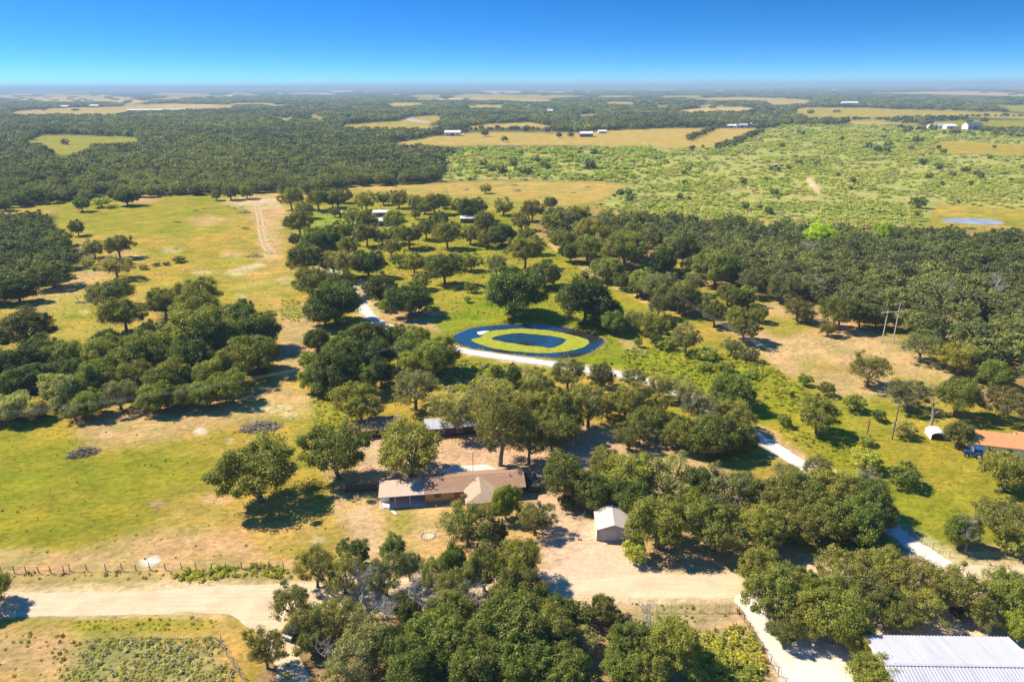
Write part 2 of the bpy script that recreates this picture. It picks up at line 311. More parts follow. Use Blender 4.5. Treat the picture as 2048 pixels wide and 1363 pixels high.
def cover_at(xy):
    pp = proj(xy); x, y = xy[:, 0], xy[:, 1]
    dist = np.hypot(x, y)+1
    n1 = fbm(x/38, y/38, 4); n2 = fbm(x/11+50, y/11, 4); n3 = fbm(x/3.2, y/3.2+9, 3)
    wx = (n2-0.5)*26+(n3-0.5)*9; wy = (fbm(x/9+90, y/9+30, 4)-0.5)*16
    k = np.clip(140/dist, 0.05, 1.2)
    q = pp+np.stack([wx*k*1.3, wy*k], 1)
    col = np.tile(np.array(COL['forest']), (len(xy), 1)); grassy = np.full(len(xy), 0.6)
    def put(poly, c, soft=4, amt=1.0, gr=None, src=None):
        nonlocal col, grassy
        m = mask(q if src is None else src, poly, soft)*amt
        cc = np.array(COL[c] if isinstance(c, str) else c)
        col = col*(1-m[:, None])+cc*m[:, None]
        if gr is not None: grassy = grassy*(1-m)+gr*m
    far = pp[:, 1] < 460
    op = np.clip((fbm(x/260+4, y/700, 3)-0.62)*40, 0, 1)*np.clip((y-800)/100, 0, 1)*0.8
    col = col*(1-op[:, None])+np.array((0.36, 0.31, 0.09))*op[:, None]
    for c, poly in FIELDS: put(poly, c, 1.5 if np.array(poly)[:, 1].max() < 260 else 2.5, src=pp+np.stack([wx*k*.5, wy*k*.3], 1))
    put(BRUSH, 'brush', 4, gr=1); put(RIGHTF, 'yellow', 2, gr=1)
    put(F11, 'gold', 3, gr=1)
    put(MIDLAND, 'yellow', 3, gr=1); put([(1200, 405), (1350, 418), (1700, 432), (1860, 434), (1850, 458), (1700, 460), (1500, 454), (1350, 442), (1210, 424)], 'brush', 3, gr=1)
    # general patchiness of the mid ground
    def patch(m, c): 
        nonlocal col
        m = np.clip(m, 0, 1); col = col*(1-m[:, None])+np.array(COL[c])*m[:, None]
    mid = mask(pp, MIDLAND, 6)
    patch(mid*np.clip((n1-0.50)*5, 0, 1)*0.65, 'green'); patch(mid*np.clip((0.42-n2)*5, 0, 1)*0.45, 'tan')
    # left pastures
    put([(110, 402), (330, 388), (520, 386), (500, 420), (420, 470), (300, 470), (120, 460)], 'green', 14, 0.8)
    put([(200, 470), (420, 480), (560, 470), (570, 560), (300, 560), (230, 500)], 'yellow', 14, 0.7)
    put([(230, 495), (330, 490), (440, 500), (430, 520), (280, 515)], 'green', 10, 0.5)
    put([(500, 388), (560, 388), (575, 420), (560, 470), (560, 520), (520, 530), (520, 470), (500, 420)], 'tan', 12, 0.9)
    put([(440, 400), (550, 395), (560, 412), (480, 415)], 'sand', 8, 0.7); put([(380, 440), (420, 428), (470, 440), (400, 455)], 'tan', 8, 0.7)
    put([(60, 590), (150, 545), (230, 505), (260, 500), (290, 510), (240, 540), (150, 590), (60, 640)], 'tan', 12, 0.85)
    put([(430, 560), (530, 520), (575, 540), (580, 640), (560, 640), (470, 560)], 'gold', 16, 0.8); put([(450, 545), (520, 522), (530, 530), (470, 552)], 'sand', 4, 0.8)
    put([(240, 395), (290, 385), (330, 392), (300, 403), (240, 412)], 'pink', 5, 0.8)
    put([(40, 600), (220, 560), (300, 600), (290, 660), (60, 690), (-100, 690)], 'gold', 16, 0.6); put([(60, 640), (200, 610), (230, 640), (100, 665)], 'green', 12, 0.5)
    put([(555, 620), (620, 600), (650, 660), (620, 740), (560, 760), (555, 700)], 'tan', 14, 0.85); put([(560, 590), (600, 590), (600, 640), (560, 640)], 'green', 8, 0.5)
    # lower left field
    put([(-300, 850), (120, 838), (280, 812), (440, 790), (560, 768), (640, 790), (660, 860), (640, 960), (680, 1120), (-300, 1160)], 'yellow', 8, 1)
    put([(150, 825), (560, 765), (640, 790), (640, 830), (560, 830), (450, 850), (280, 890), (190, 905), (150, 880)], 'tan', 14, 0.85)
    put([(-400, 870), (120, 862), (200, 900), (330, 890), (430, 930), (400, 1000), (260, 1040), (200, 1090), (-400, 1110)], 'green', 30, 0.95)
    put([(330, 985), (560, 985), (640, 1010), (680, 1100), (560, 1115), (300, 1100)], 'gold', 26, 0.75); put([(150, 1098), (300, 1060), (480, 1060), (560, 1120), (300, 1128), (120, 1125)], 'pink', 14, 0.6)
    put([(-300, 1108), (80, 1100), (300, 1118), (580, 1120), (600, 1170), (-300, 1182)], 'tan', 8, 0.85); put([(-300, 1150), (400, 1140), (600, 1130), (600, 1160), (-300, 1185)], 'dullgreen', 12, 0.35)
    for cx, cy, rx, ry, c, a in ((303, 1121, 22, 9, 'white', 1), (628, 1081, 12, 6, 'sand', 1), (210, 865, 14, 5, 'sand', .8), (398, 862, 12, 4, 'white', .8), (455, 883, 8, 3, 'sand', .8), (555, 815, 40, 8, 'sand', .6), (585, 830, 18, 6, 'sand', .8), (305, 1010, 18, 8, 'pink', .6), (430, 1000, 30, 14, 'tan', .8),
                                (340, 600, 9, 3, 'sand', 1), (170, 622, 9, 2, 'sand', .9), (400, 545, 20, 3, 'sand', .8), (460, 510, 20, 3, 'sand', .6), (340, 500, 25, 4, 'sand', .7), (570, 560, 14, 4, 'sand', .7), (485, 590, 8, 2, 'sand', .8), (575, 690, 14, 6, 'sand', .7)):
        put([(cx+rx*math.cos(a_)*1.0, cy+ry*math.sin(a_)) for a_ in np.linspace(0, 2*PI, 12)[:-1]], c, 5, a)
    # bottom left verge and weed patch
    put([(-300, 1228), (430, 1220), (500, 1260), (490, 1400), (-300, 1500)], 'gold', 6, 1); put([(140, 1240), (420, 1232), (430, 1262), (150, 1262)], 'green', 12, 0.7)
    put([(-100, 1270), (120, 1262), (200, 1290), (140, 1350), (-100, 1350)], 'pink', 20, 0.6); put([(180, 1280), (440, 1275), (450, 1400), (100, 1400)], (0.33, 0.30, 0.12), 20, 0.8)
    # house yard
    put([(640, 930), (700, 880), (800, 870), (900, 860), (1100, 840), (1300, 870), (1460, 940), (1500, 1000), (1560, 1080), (1700, 1130), (1560, 1160), (560, 1170), (690, 1110), (670, 1010)], 'tan', 10, 0.95, gr=.5)
    put([(690, 980), (760, 1000), (1000, 1010), (1180, 1000), (1200, 1100), (1300, 1140), (1080, 1150), (1080, 1110), (860, 1120), (740, 1110), (700, 1060)], 'ochre', 10, 0.55)
    put([(1060, 990), (1180, 990), (1260, 1080), (1300, 1150), (1080, 1150), (1090, 1090)], (0.66, 0.44, 0.29), 10, 0.9, gr=0.3)
    put([(700, 870), (830, 880), (980, 880), (1080, 850), (1300, 860), (1330, 930), (1100, 960), (720, 960)], (0.62, 0.40, 0.25), 10, 0.8, gr=.4)
    put([(775, 1018), (830, 1010), (835, 1040), (800, 1075), (765, 1060)], 'green', 9, 0.6); put([(840, 1072), (862, 1064), (870, 1072), (850, 1080)], 'white', 3, 0.4)
    put([(700, 1020), (745, 1005), (760, 1110), (700, 1110)], (0.62, 0.42, 0.22), 6, 0.9)
    put([(620, 800), (700, 800), (720, 850), (640, 870)], 'green', 12, 0.6)
    # meadow west of the pond, pond banks, lane
    put([(640, 380), (1060, 400), (1100, 480), (1240, 600), (1240, 740), (900, 740), (700, 600), (620, 480)], 'green', 10, 0.75)
    put([(610, 425), (700, 422), (760, 440), (720, 470), (620, 460)], (0.27, 0.32, 0.04), 6, 0.9); put([(870, 425), (1060, 425), (1080, 450), (960, 470), (880, 450)], 'green', 6, 0.9)
    put([(735, 625), (800, 608), (880, 620), (915, 645), (890, 668), (800, 655)], 'tan', 8, 0.95, gr=.5); put([(690, 560), (740, 560), (760, 620), (730, 625)], 'tan', 6, .9)
    put([(860, 640), (950, 600), (1240, 600), (1260, 640), (1300, 720), (1200, 745), (900, 705), (880, 670)], 'lush', 8, 0.9)
    put([(1060, 470), (1085, 470), (1160, 535), (1290, 600), (1310, 640), (1260, 630), (1150, 560)], 'green', 6, 0.9)
    put([(1083, 478), (1090, 476), (1190, 545), (1300, 600), (1296, 606), (1180, 552)], (0.62, 0.44, 0.2), 2.0, 0.8)
    put([(1235, 675), (1290, 690), (1310, 720), (1250, 718)], 'tan', 6, 0.85)
    put([(900, 715), (1100, 735), (1090, 770), (1000, 780), (900, 770)], 'lush', 10, 0.7); put([(1180, 755), (1260, 760), (1290, 785), (1200, 790)], 'gold', 6, .8)
    # right of the drive
    put([(1230, 700), (1420, 690), (1560, 740), (1640, 800), (1760, 880), (1500, 850), (1400, 790), (1260, 745)], 'lush', 12, 0.85)
    put([(1540, 600), (1600, 605), (1740, 655), (1900, 735), (2048, 790), (2048, 830), (1900, 780), (1700, 800), (1560, 740), (1500, 690), (1420, 640)], 'tan', 8, 0.95, gr=.7)
    put([(1520, 628), (1600, 632), (1640, 660), (1560, 675), (1520, 655)], 'green', 8, 0.8); put([(1590, 715), (1660, 720), (1700, 745), (1610, 750)], 'green', 10, 0.6); put([(1780, 745), (1880, 755), (1900, 780), (1790, 780)], 'green', 10, 0.6)
    put([(1540, 850), (1700, 880), (1760, 860), (1940, 880), (2100, 940), (2100, 1100), (1960, 1100), (1800, 1010), (1660, 940)], 'green', 16, 0.85); put([(1640, 880), (1760, 900), (1780, 950), (1700, 940)], 'lush', 12, 0.7)
    put([(1500, 850), (1540, 858), (1620, 920), (1600, 930), (1530, 880)], 'tan', 6, 0.9); put([(1840, 1080), (2100, 1095), (2100, 1140), (1880, 1130)], 'tan', 6, 0.8)
    put([(1280, 545), (1330, 535), (1380, 545), (1385, 575), (1290, 580)], 'lush', 6, 0.9); put([(1260, 500), (1330, 500), (1360, 520), (1270, 520)], 'litter', 6, 0.6)
    # woods floor
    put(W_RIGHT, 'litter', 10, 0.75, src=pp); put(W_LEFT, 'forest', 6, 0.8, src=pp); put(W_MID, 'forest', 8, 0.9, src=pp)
    put([(1860, 436), (1870, 408), (1960, 412), (2200, 425), (2200, 455), (1860, 452)], 'yellow', 5, 0.9); put([(1850, 432), (2030, 434), (2030, 452), (1850, 452)], 'green', 3, .6)
    put([(1612, 358), (1622, 357), (1640, 378), (1638, 388), (1625, 380)], 'sand', 3, 0.9); put([(1858, 288), (1866, 286), (1838, 312), (1862, 335), (1856, 336), (1830, 315)], 'sand', 3, 0.9)
    # bottom middle and right
    put([(560, 1190), (1090, 1195), (1480, 1200), (1570, 1400), (500, 1400)], 'litter', 8, 0.8, gr=.7); put([(1210, 1200), (1480, 1205), (1560, 1400), (1350, 1400), (1340, 1260), (1230, 1240)], (0.50, 0.36, 0.18), 8, 0.9, gr=.8)
    put([(1400, 1275), (1480, 1265), (1540, 1400), (1390, 1400)], 'lush', 12, 0.7); put([(1080, 1192), (1500, 1195), (1500, 1206), (1080, 1206)], 'sand', 5, 0.8)
    put([(1490, 1150), (1800, 1100), (2200, 1180), (2200, 1400), (1560, 1400)], (0.74, 0.56, 0.38), 8, 0.95, gr=.2)
    # verge sand beside the road and drive
    put([(-400, 1178), (560, 1162), (1080, 1144), (1480, 1140), (1900, 1120), (2400, 1128), (2400, 1190), (1480, 1203), (600, 1240), (430, 1228), (-400, 1240)], (0.72, 0.54, 0.32), 9, 0.75, gr=0)
    dl = smooth_line([P(*p) for p in DRIVE], 4.0); near = np.where((np.abs(x) < 260) & (y > 40) & (y < 420))[0]
    best = np.full(len(near), 1e9)
    for c_ in dl: best = np.minimum(best, (xy[near, 0]-c_[0])**2+(xy[near, 1]-c_[1])**2)
    md = np.zeros(len(xy)); md[near] = np.clip((4.2+2.5*(n2[near]-.5)*2-np.sqrt(best))/1.6, 0, 1)*0.75
    col = col*(1-md[:, None])+np.array((0.60, 0.47, 0.28))*md[:, None]
    # subtle mottling everywhere
    mm = (0.88+0.28*n2)*(0.92+0.2*n3); col = col*np.clip(mm, 0.7, 1.3)[:, None]*0.95
    return col, grassy
def build_ground():
    pys = np.concatenate([np.linspace(1560, 400, 400), np.linspace(397, 230, 70), np.linspace(228, 176.5, 45)])
    Y = []
    for py in pys: Y.append((RN @ np.array([0, -(py-CY)/F, -1.0])))
    Y = np.array([d[1]*(-CAMH/d[2]) for d in Y])
    Y = np.concatenate([[-600, -150, 20, 50], Y[(Y > 60) & (Y < 20000)], [22000, 30000, 38000]])
    S = np.concatenate([[-6, -3.5, -2, -1.4, -1.1], np.linspace(-0.86, 0.86, 640), [1.1, 1.4, 2, 3.5, 6]])
    W = np.maximum(Y+25, 40)
    X = W[:, None]*S[None, :]; YY = np.repeat(Y[:, None], len(S), 1)
    X = np.clip(X, -38000, 38000)
    xy = np.stack([X.ravel(), YY.ravel()], 1); col, gr = cover_at(xy)
    nr, nc = X.shape; idx = np.arange(nr*nc).reshape(nr, nc)
    Fq = np.stack([idx[:-1, :-1].ravel(), idx[:-1, 1:].ravel(), idx[1:, 1:].ravel(), idx[1:, :-1].ravel()], 1)
    V = np.concatenate([xy, np.zeros((len(xy), 1))], 1)
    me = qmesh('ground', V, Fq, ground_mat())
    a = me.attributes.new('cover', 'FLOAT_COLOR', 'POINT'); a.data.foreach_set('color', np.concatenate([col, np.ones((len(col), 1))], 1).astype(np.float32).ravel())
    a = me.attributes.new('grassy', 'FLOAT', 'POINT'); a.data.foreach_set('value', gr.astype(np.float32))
    tag(link('ground', me), 'open ground of green and dry golden pasture, tan yard and woodland floor', 'ground', kind='structure')
build_ground()

# ------------------------------------------------------------------ roads, drive, tracks, water
def ribbon(name, px, width, z, mat, label, cat, jag=0.25, step=1.5, kind='structure', dot=False):
    c = smooth_line([P(*p) for p in px], step); t = np.gradient(c, axis=0); t /= np.linalg.norm(t, axis=1)[:, None]; nrm = np.stack([-t[:, 1], t[:, 0]], 1)
    wl = width/2*(1+jag*(fbm(c[:, 0]/2.5, c[:, 1]/2.5)-0.5)*2); wr = width/2*(1+jag*(fbm(c[:, 0]/2.5+40, c[:, 1]/2.5)-0.5)*2)
    A = c+nrm*wl[:, None]; B = c-nrm*wr[:, None]; n = len(c)
    V = np.concatenate([np.concatenate([A, np.full((n, 1), z)], 1), np.concatenate([B, np.full((n, 1), z)], 1)])
    Fq = [(n+i, n+i+1, i+1, i) for i in range(n-1)]
    return tag(link(name, qmesh(name, V, Fq, mat)), label, cat, kind=kind)
def jag_poly(px, amp, step=0.8, smooth=True):
    w_ = [P(*p) for p in px]; n = len(w_); pts = []
    ww = [np.array(p[:2]) for p in w_]
    for i in range(n):
        p0, p1, p2, p3 = ww[i-1], ww[i], ww[(i+1) % n], ww[(i+2) % n]; m = max(1, int(np.linalg.norm(p2-p1)/step)); m = min(m, 220)
        for k in range(m):
            t = k/m
            pts.append(0.5*((2*p1)+(-p0+p2)*t+(2*p0-5*p1+4*p2-p3)*t*t+(-p0+3*p1-3*p2+p3)*t**3) if smooth else p1*(1-t)+p2*t)
    pts = np.array(pts)
    dx = (fbm(pts[:, 0]/1.6, pts[:, 1]/1.6, 3)-0.5)*2*amp; dy = (fbm(pts[:, 0]/1.6+33, pts[:, 1]/1.6+7, 3)-0.5)*2*amp
    return pts+np.stack([dx, dy], 1)
def sheet(name, pts, z, mat, label, cat, kind='structure', holes=()):
    loops = [[Vector((p[0], p[1], 0)) for p in pts]]+[[Vector((p[0], p[1], 0)) for p in h] for h in holes]
    tris = tessellate_polygon(loops); flat = [v for l in loops for v in l]
    me = bpy.data.meshes.new(name); fs = []
    for a, b, c in tris:
        n = (flat[b]-flat[a]).cross(flat[c]-flat[a]).z
        fs.append((a, b, c) if n > 0 else (a, c, b))
    me.from_pydata([(v.x, v.y, z) for v in flat], [], fs); me.update(); me.materials.append(mat)
    return tag(link(name, me), label, cat, kind=kind)
M_road = sand_mat('dirt_road', (0.70, 0.54, 0.35)); M_white = sand_mat('white_gravel', (0.78, 0.72, 0.64), (0.7, 0.7, 1), 0.2); M_lot = sand_mat('pale_sand', (0.86, 0.74, 0.60), (0.5, 1.2, 1), 0.14)
sheet('road', jag_poly([(-420, 1183), (-100, 1182), (200, 1184), (400, 1174), (560, 1166), (820, 1156), (1075, 1151), (1300, 1149), (1480, 1146), (1700, 1138), (1890, 1129), (2100, 1138), (2500, 1170), (2500, 1215), (2100, 1182), (1900, 1178), (1700, 1186), (1480, 1194), (1300, 1196), (1090, 1195), (820, 1206), (640, 1218), (612, 1240), (603, 1270), (602, 1320), (632, 1363), (660, 1420), (545, 1420), (553, 1363), (545, 1310), (520, 1275), (490, 1250), (440, 1226), (250, 1229), (0, 1233), (-420, 1235)], 0.35, 0.8), 0.02, M_road,
      'pale dirt road running across the lower photo with a spur turning down', 'road')
ribbon('driveway', DRIVE, 3.7, 0.028, M_white, 'long white gravel driveway curving past the pond to the dirt road', 'driveway', 0.45)
sheet('gravel_lot', jag_poly([(1470, 1192), (1545, 1192), (1600, 1235), (1660, 1262), (1722, 1280), (1722, 1370), (1760, 1430), (1590, 1430), (1562, 1363), (1530, 1300), (1495, 1235)], 0.5, 0.8), 0.024, M_lot, 'white sandy drive and lot beside the metal roofed warehouse', 'gravel lot')
M_trk = sand_mat('track_sand', (0.60, 0.45, 0.25), (1, 1, 1), .3)
sheet('yard_apron', jag_poly([(1190, 1086), (1245, 1086), (1262, 1120), (1330, 1150), (1080, 1152), (1120, 1130), (1150, 1110)], 0.5, 0.9), 0.016, sand_mat('apron_sand', (0.68, 0.48, 0.32), (1, 1, 1), .15), 'sandy apron between the small garage and the dirt road', 'driveway')
tk = smooth_line([P(*p) for p in [(510, 398), (514, 410), (520, 440), (524, 470), (533, 495), (545, 505)]], 3)
for s_, lb in ((-1, 'left wheel rut of the sandy track up the left pasture'), (1, 'right wheel rut of the sandy track up the left pasture')):
    tt = np.gradient(tk, axis=0); tt /= np.linalg.norm(tt, axis=1)[:, None]; off = tk+np.stack([-tt[:, 1], tt[:, 0]], 1)*s_*1.3
    n_ = len(off); nn = np.stack([-tt[:, 1], tt[:, 0]], 1)*0.7
    V = np.concatenate([np.concatenate([off+nn, np.full((n_, 1), .02)], 1), np.concatenate([off-nn, np.full((n_, 1), .02)], 1)])
    tag(link('track', qmesh('track', V, [(n_+i, n_+i+1, i+1, i) for i in range(n_-1)], M_trk)), lb, 'dirt track', kind='structure')
def ell(cx, cy, rx, ry, n=28, wob=0.0):
    return [(cx+rx*math.cos(a)*(1+wob*math.sin(3*a+1)), cy+ry*math.sin(a)*(1+wob*math.cos(2*a))) for a in np.linspace(0, 2*PI, n+1)[:-1]]
M_pond = water_mat('pond_water', (0.014, 0.058, 0.115))
_n = M_pond.node_tree; _co = _n.nodes.new('ShaderNodeNewGeometry').outputs['Position']
_c = mix(_n, 'MIX', ramp(_n, noise_node(_n, 0.055, 3, _co), [(0.46, g3(0)), (0.60, g3(1))]), (0.014, 0.060, 0.120), (0.030, 0.026, 0.016)); _n.links.new(_c, _n.nodes['Principled BSDF'].inputs['Base Color'])
POND = TP('A', [(885, 345), (930, 310), (1010, 280), (1130, 265), (1280, 258), (1450, 262), (1560, 278), (1680, 305), (1750, 330), (1780, 352), (1750, 395), (1690, 425), (1640, 445), (1540, 458), (1400, 448), (1200, 427), (1020, 400), (930, 376)])
ISL_O = TP('A', [(1005, 350), (1060, 335), (1090, 305), (1200, 290), (1320, 286), (1480, 300), (1600, 325), (1680, 350), (1690, 375), (1620, 405), (1480, 428), (1340, 425), (1180, 408), (1080, 385)])
ISL_I = TP('A', [(1120, 340), (1250, 312), (1370, 318), (1480, 330), (1548, 345), (1552, 362), (1480, 398), (1400, 390), (1300, 380), (1180, 360)])
pond_pts = jag_poly(POND, 0.3, 1.0)
_pc = pond_pts.mean(0); bank = pond_pts+(pond_pts-_pc)/np.linalg.norm(pond_pts-_pc, axis=1)[:, None]*(0.5+1.1*fbm(pond_pts[:, 0]/3, pond_pts[:, 1]/3, 3))[:, None]
sheet('pond_bank', bank, 0.012, sand_mat('mud', (0.30, 0.25, 0.12), (1, 1, 1), .3), 'narrow muddy rim around the round blue pond', 'bank')
sheet('pond_water', pond_pts, 0.03, M_pond, 'round deep blue pond with a ring shaped grass island', 'pond')
M_reed = plain('island_grass', (0.36, 0.38, 0.02), 1, 0.35, 0.6)
io = jag_poly(ISL_O, 0.35, 0.8); ii = jag_poly(ISL_I, 0.3, 0.8)
sheet('island', io, 0.12, M_reed, 'ring shaped island of bright green grass in the pond', 'island', holes=[ii])
isl_skirt = MB()
for lp in (io, ii):
    n_ = len(lp)
    isl_skirt.add([(p[0], p[1], 0.118) for p in lp]+[(p[0], p[1], 0.0) for p in lp], [(i, (i+1) % n_, (i+1) % n_+n_, i+n_) for i in range(n_)])
o = isl_skirt.build('island_edge', M_reed); tag(o, 'low earthen edge of the ring shaped island where it meets the water', 'island edge', kind='structure')
sheet('sandbar', jag_poly(TP('A', [(1035, 305), (1070, 298), (1105, 298), (1100, 308), (1060, 320), (1040, 316)]), 0.2, 0.5), 0.05, M_white, 'small white sand spit at the left side of the pond', 'sandbar')
M_far_water = water_mat('pale_water', (0.34, 0.37, 0.42), 0.35, 0.3)
sheet('pond_water', jag_poly(TP('J', [(1560, 876), (1620, 868), (1750, 866), (1880, 878), (1930, 893), (1900, 906), (1800, 906), (1650, 896), (1580, 888)]), 0.5, 3), 0.03, M_far_water, 'pale grey blue pond beyond the woods at the right edge', 'pond')
sheet('pond_water', jag_poly([(1278, 562), (1290, 550), (1320, 545), (1350, 545), (1372, 550), (1368, 560), (1345, 566), (1310, 572), (1290, 570)], 0.4, 1.5), 0.03, water_mat('creek_water', (0.03, 0.03, 0.02)), 'dark brown pond hidden among oaks above the blue pond', 'pond')
sheet('road', jag_poly(TP('I', [(440, 285), (500, 283), (560, 295), (610, 300), (600, 310), (540, 305), (470, 295), (435, 292)]), 0.5, 12), 0.05, sand_mat('grey_road', (0.45, 0.42, 0.40)), 'distant grey road loop in a field left of centre', 'road')

# ------------------------------------------------------------------ horizon hills
def hills():
    n = 260; V = []; Fq = []
    xs = np.linspace(-30000, 30000, n)
    h = 18+62*fbm(xs/5200+3, xs*0+2, 4)+22*np.exp(-((xs-3600)/1800)**2)
    for j, (dy, k) in enumerate(((-3500, 0), (-1500, 0.7), (0, 1), (1500, 0.8), (4000, 0))):
        for i in range(n): V.append((xs[i], 22500+dy+1500*math.sin(xs[i]/6000), h[i]*k-2))
    for j in range(4):
        for i in range(n-1): a = j*n+i; Fq.append((a, a+1, a+n+1, a+n))
    m = plain('hill_woods', (0.045, 0.06, 0.025), 1, 0.4, 0.004)
    tag(link('hills', qmesh('hills', V, Fq, m, True)), 'low wooded rise along the horizon', 'hills', kind='structure')
hills()

# ================================================================== TREES
def leaves_np(rng, cen, rad, n, size, flat=0.75, tint=0.5, up=0.15):
    """n leaf sprays on the shell of one foliage clump"""
    d = rng.normal(size=(n, 3)); d[:, 2] += up; d /= np.linalg.norm(d, axis=1)[:, None]
    r = rad*np.where(rng.random(n) < 0.25, 0.9+0.6*rng.random(n), 0.35+0.75*rng.random(n)**0.6); p = cen+d*r[:, None]*np.array([1, 1, flat])
    nr = d*0.75+rng.normal(size=(n, 3))*0.55; nr[:, 2] += 0.45; nr /= np.linalg.norm(nr, axis=1)[:, None]
    a = rng.normal(size=(n, 3)); u = np.cross(nr, a); u /= np.linalg.norm(u, axis=1)[:, None]; v = np.cross(nr, u)
    s = size*(0.65+0.7*rng.random(n))
    u *= s[:, None]; v *= (s*(0.45+0.3*rng.random(n)))[:, None]
    V = np.stack([p-u, p-v*0.9, p+u, p+v*0.9], 1).reshape(-1, 3)
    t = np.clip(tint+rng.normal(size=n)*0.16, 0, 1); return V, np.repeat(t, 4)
def crown_mesh(name, seed, R, H, ncl, nleaf, size, style='oak', sparse=0.0, mat=None):
    rng = np.random.default_rng(seed); Vs = []; Ts = []; cents = []
    base = (0.16*H if ncl > 95 else 0.09*H) if style == 'oak' else 0.07*H
    lob = rng.random(7)*2*PI
    for i in range(ncl):
        g = i/ncl
        az = i*2.399963+rng.normal()*0.25
        if style == 'oak': el = math.asin(np.clip((-0.42+1.40*((i+0.5)/ncl)) if ncl > 95 else (-0.72+1.70*((i+0.5)/ncl)), -1, 1))
        else: el = math.asin(np.clip(-0.45+1.43*((i+0.5)/ncl), -1, 1))
        bump = 1+0.13*math.sin(2*az+lob[0])+0.11*math.sin(3*az+lob[1])+0.09*math.sin(5*az+lob[2])+0.07*math.cos(4*el*2+lob[3])
        hole = math.sin(az*2.0+lob[4]+el*3)*math.sin(az*3.0-lob[5]+el*5)
        if sparse and (rng.random() < sparse*0.6 or hole > 0.86-sparse*1.1): continue
        k = (0.80+0.22*rng.random())*bump*(0.8 if el < -0.15 else 1)
        zc = base+(H-base)*0.42
        c = np.array([math.cos(az)*math.cos(el)*R*k*0.84, math.sin(az)*math.cos(el)*R*k*0.84, zc+math.sin(el)*(H-base)*0.50*k])
        if style != 'oak': c[2] = max(c[2], 0.10*H)
        rr = R*(0.08+0.14*rng.random()**1.5)*(1.0 if ncl > 60 else 1.2 if ncl > 30 else 1.5)
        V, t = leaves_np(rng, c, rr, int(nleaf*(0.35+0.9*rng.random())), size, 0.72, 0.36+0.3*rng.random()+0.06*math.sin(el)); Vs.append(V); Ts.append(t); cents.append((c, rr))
    for i in range(max(3, ncl//8) if style == 'oak' else max(3, ncl//5)):                      # inner foliage closes the crown
        d = rng.normal(size=3); d /= np.linalg.norm(d); c = np.array([d[0]*R*0.45, d[1]*R*0.45, base+(H-base)*0.45+d[2]*(H-base)*0.22])
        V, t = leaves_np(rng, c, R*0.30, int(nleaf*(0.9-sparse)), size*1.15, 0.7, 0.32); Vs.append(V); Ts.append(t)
    V = np.concatenate(Vs); n = len(V)//4
    return qmesh(name, V, np.arange(n*4).reshape(n, 4), mat or M_leaf, tint=np.concatenate(Ts)), cents
def limb(mb, rng, a, b, r0, r1, sag=0.12, segs=5, n=5):
    a = np.array(a, float); b = np.array(b, float); L_ = np.linalg.norm(b-a); pts = []; rs = []
    off = rng.normal(size=3)*L_*0.10
    for i in range(segs+1):
        t = i/segs; p = a*(1-t)+b*t+off*math.sin(t*PI)+np.array([0, 0, L_*sag*math.sin(t*PI)])+(rng.normal(size=3)*L_*0.025 if 0 < i < segs else 0)
        pts.append(p); rs.append(r0*(1-t)+r1*t)
    mb.tube(pts, rs, n, cap=False); return pts
def trunk_mesh(name, seed, R, H, cents, style='oak', detail=2, mat=None):
    rng = np.random.default_rng(seed+99); mb = MB(); lean = rng.normal(size=2)*0.25
    r = 0.055*R+0.05; fork = np.array([lean[0], lean[1], H*(0.24 if style == 'oak' else 0.2)])
    mb.tube([(0, 0, -0.3), (0, 0, 0.1), tuple(fork*np.array([.4, .4, .5])), tuple(fork)], [r*1.7, r*1.25, r, r*0.9], 7 if detail > 1 else 5, cap=False)
    cs = sorted(cents, key=lambda c: rng.random())[:(30 if detail > 1 else 6)]
    hubs = []
    for k in range(6 if detail > 1 else 3):
        az = k*2*PI/6+rng.random(); e = fork+np.array([math.cos(az)*R*0.38, math.sin(az)*R*0.38, (H-fork[2])*(0.30+0.2*rng.random())])
        pts = limb(mb, rng, fork, e, r*0.62, r*0.34, 0.05); hubs.append(e)
    for c, rr in cs:
        h = min(hubs, key=lambda q: np.linalg.norm(q-c)); limb(mb, rng, h, c, r*0.34, r*0.08, 0.05, 4, 4)
    me = mb.mesh(name, mat or M_bark); return me
R0 = 6.0
VAR = {}
def variant(key, seeds, H, ncl, nleaf, size, style, sparse=0, detail=2):
    VAR[key] = []
    for s in seeds:
        cm, ce = crown_mesh('crown_'+key, s, R0, H, ncl, nleaf, size, style, sparse); VAR[key].append((cm, trunk_mesh('trunk_'+key, s, R0, H, ce, style, detail), H))
variant('oak', (1, 2, 3, 4, 5, 6), 9.4, 160, 230, 0.155, 'oak', 0.30)
variant('open', (11, 12, 13, 14), 9.8, 165, 180, 0.15, 'oak', 0.46)
variant('dense', (21, 22, 23, 24), 8.8, 175, 200, 0.17, 'dense', 0.08)
variant('oakmid', (31, 32, 33, 34, 35), 8.8, 90, 62, 0.30, 'oak', 0.10, 1)
variant('densemid', (41, 42, 43), 8.4, 90, 60, 0.31, 'dense', 0.02, 1)
variant('shrub', (51, 52, 53), 7.5, 50, 70, 0.34, 'dense', 0.05, 1)
variant('conifer', (61, 62), 13.5, 90, 150, 0.24, 'dense', 0.0, 1)
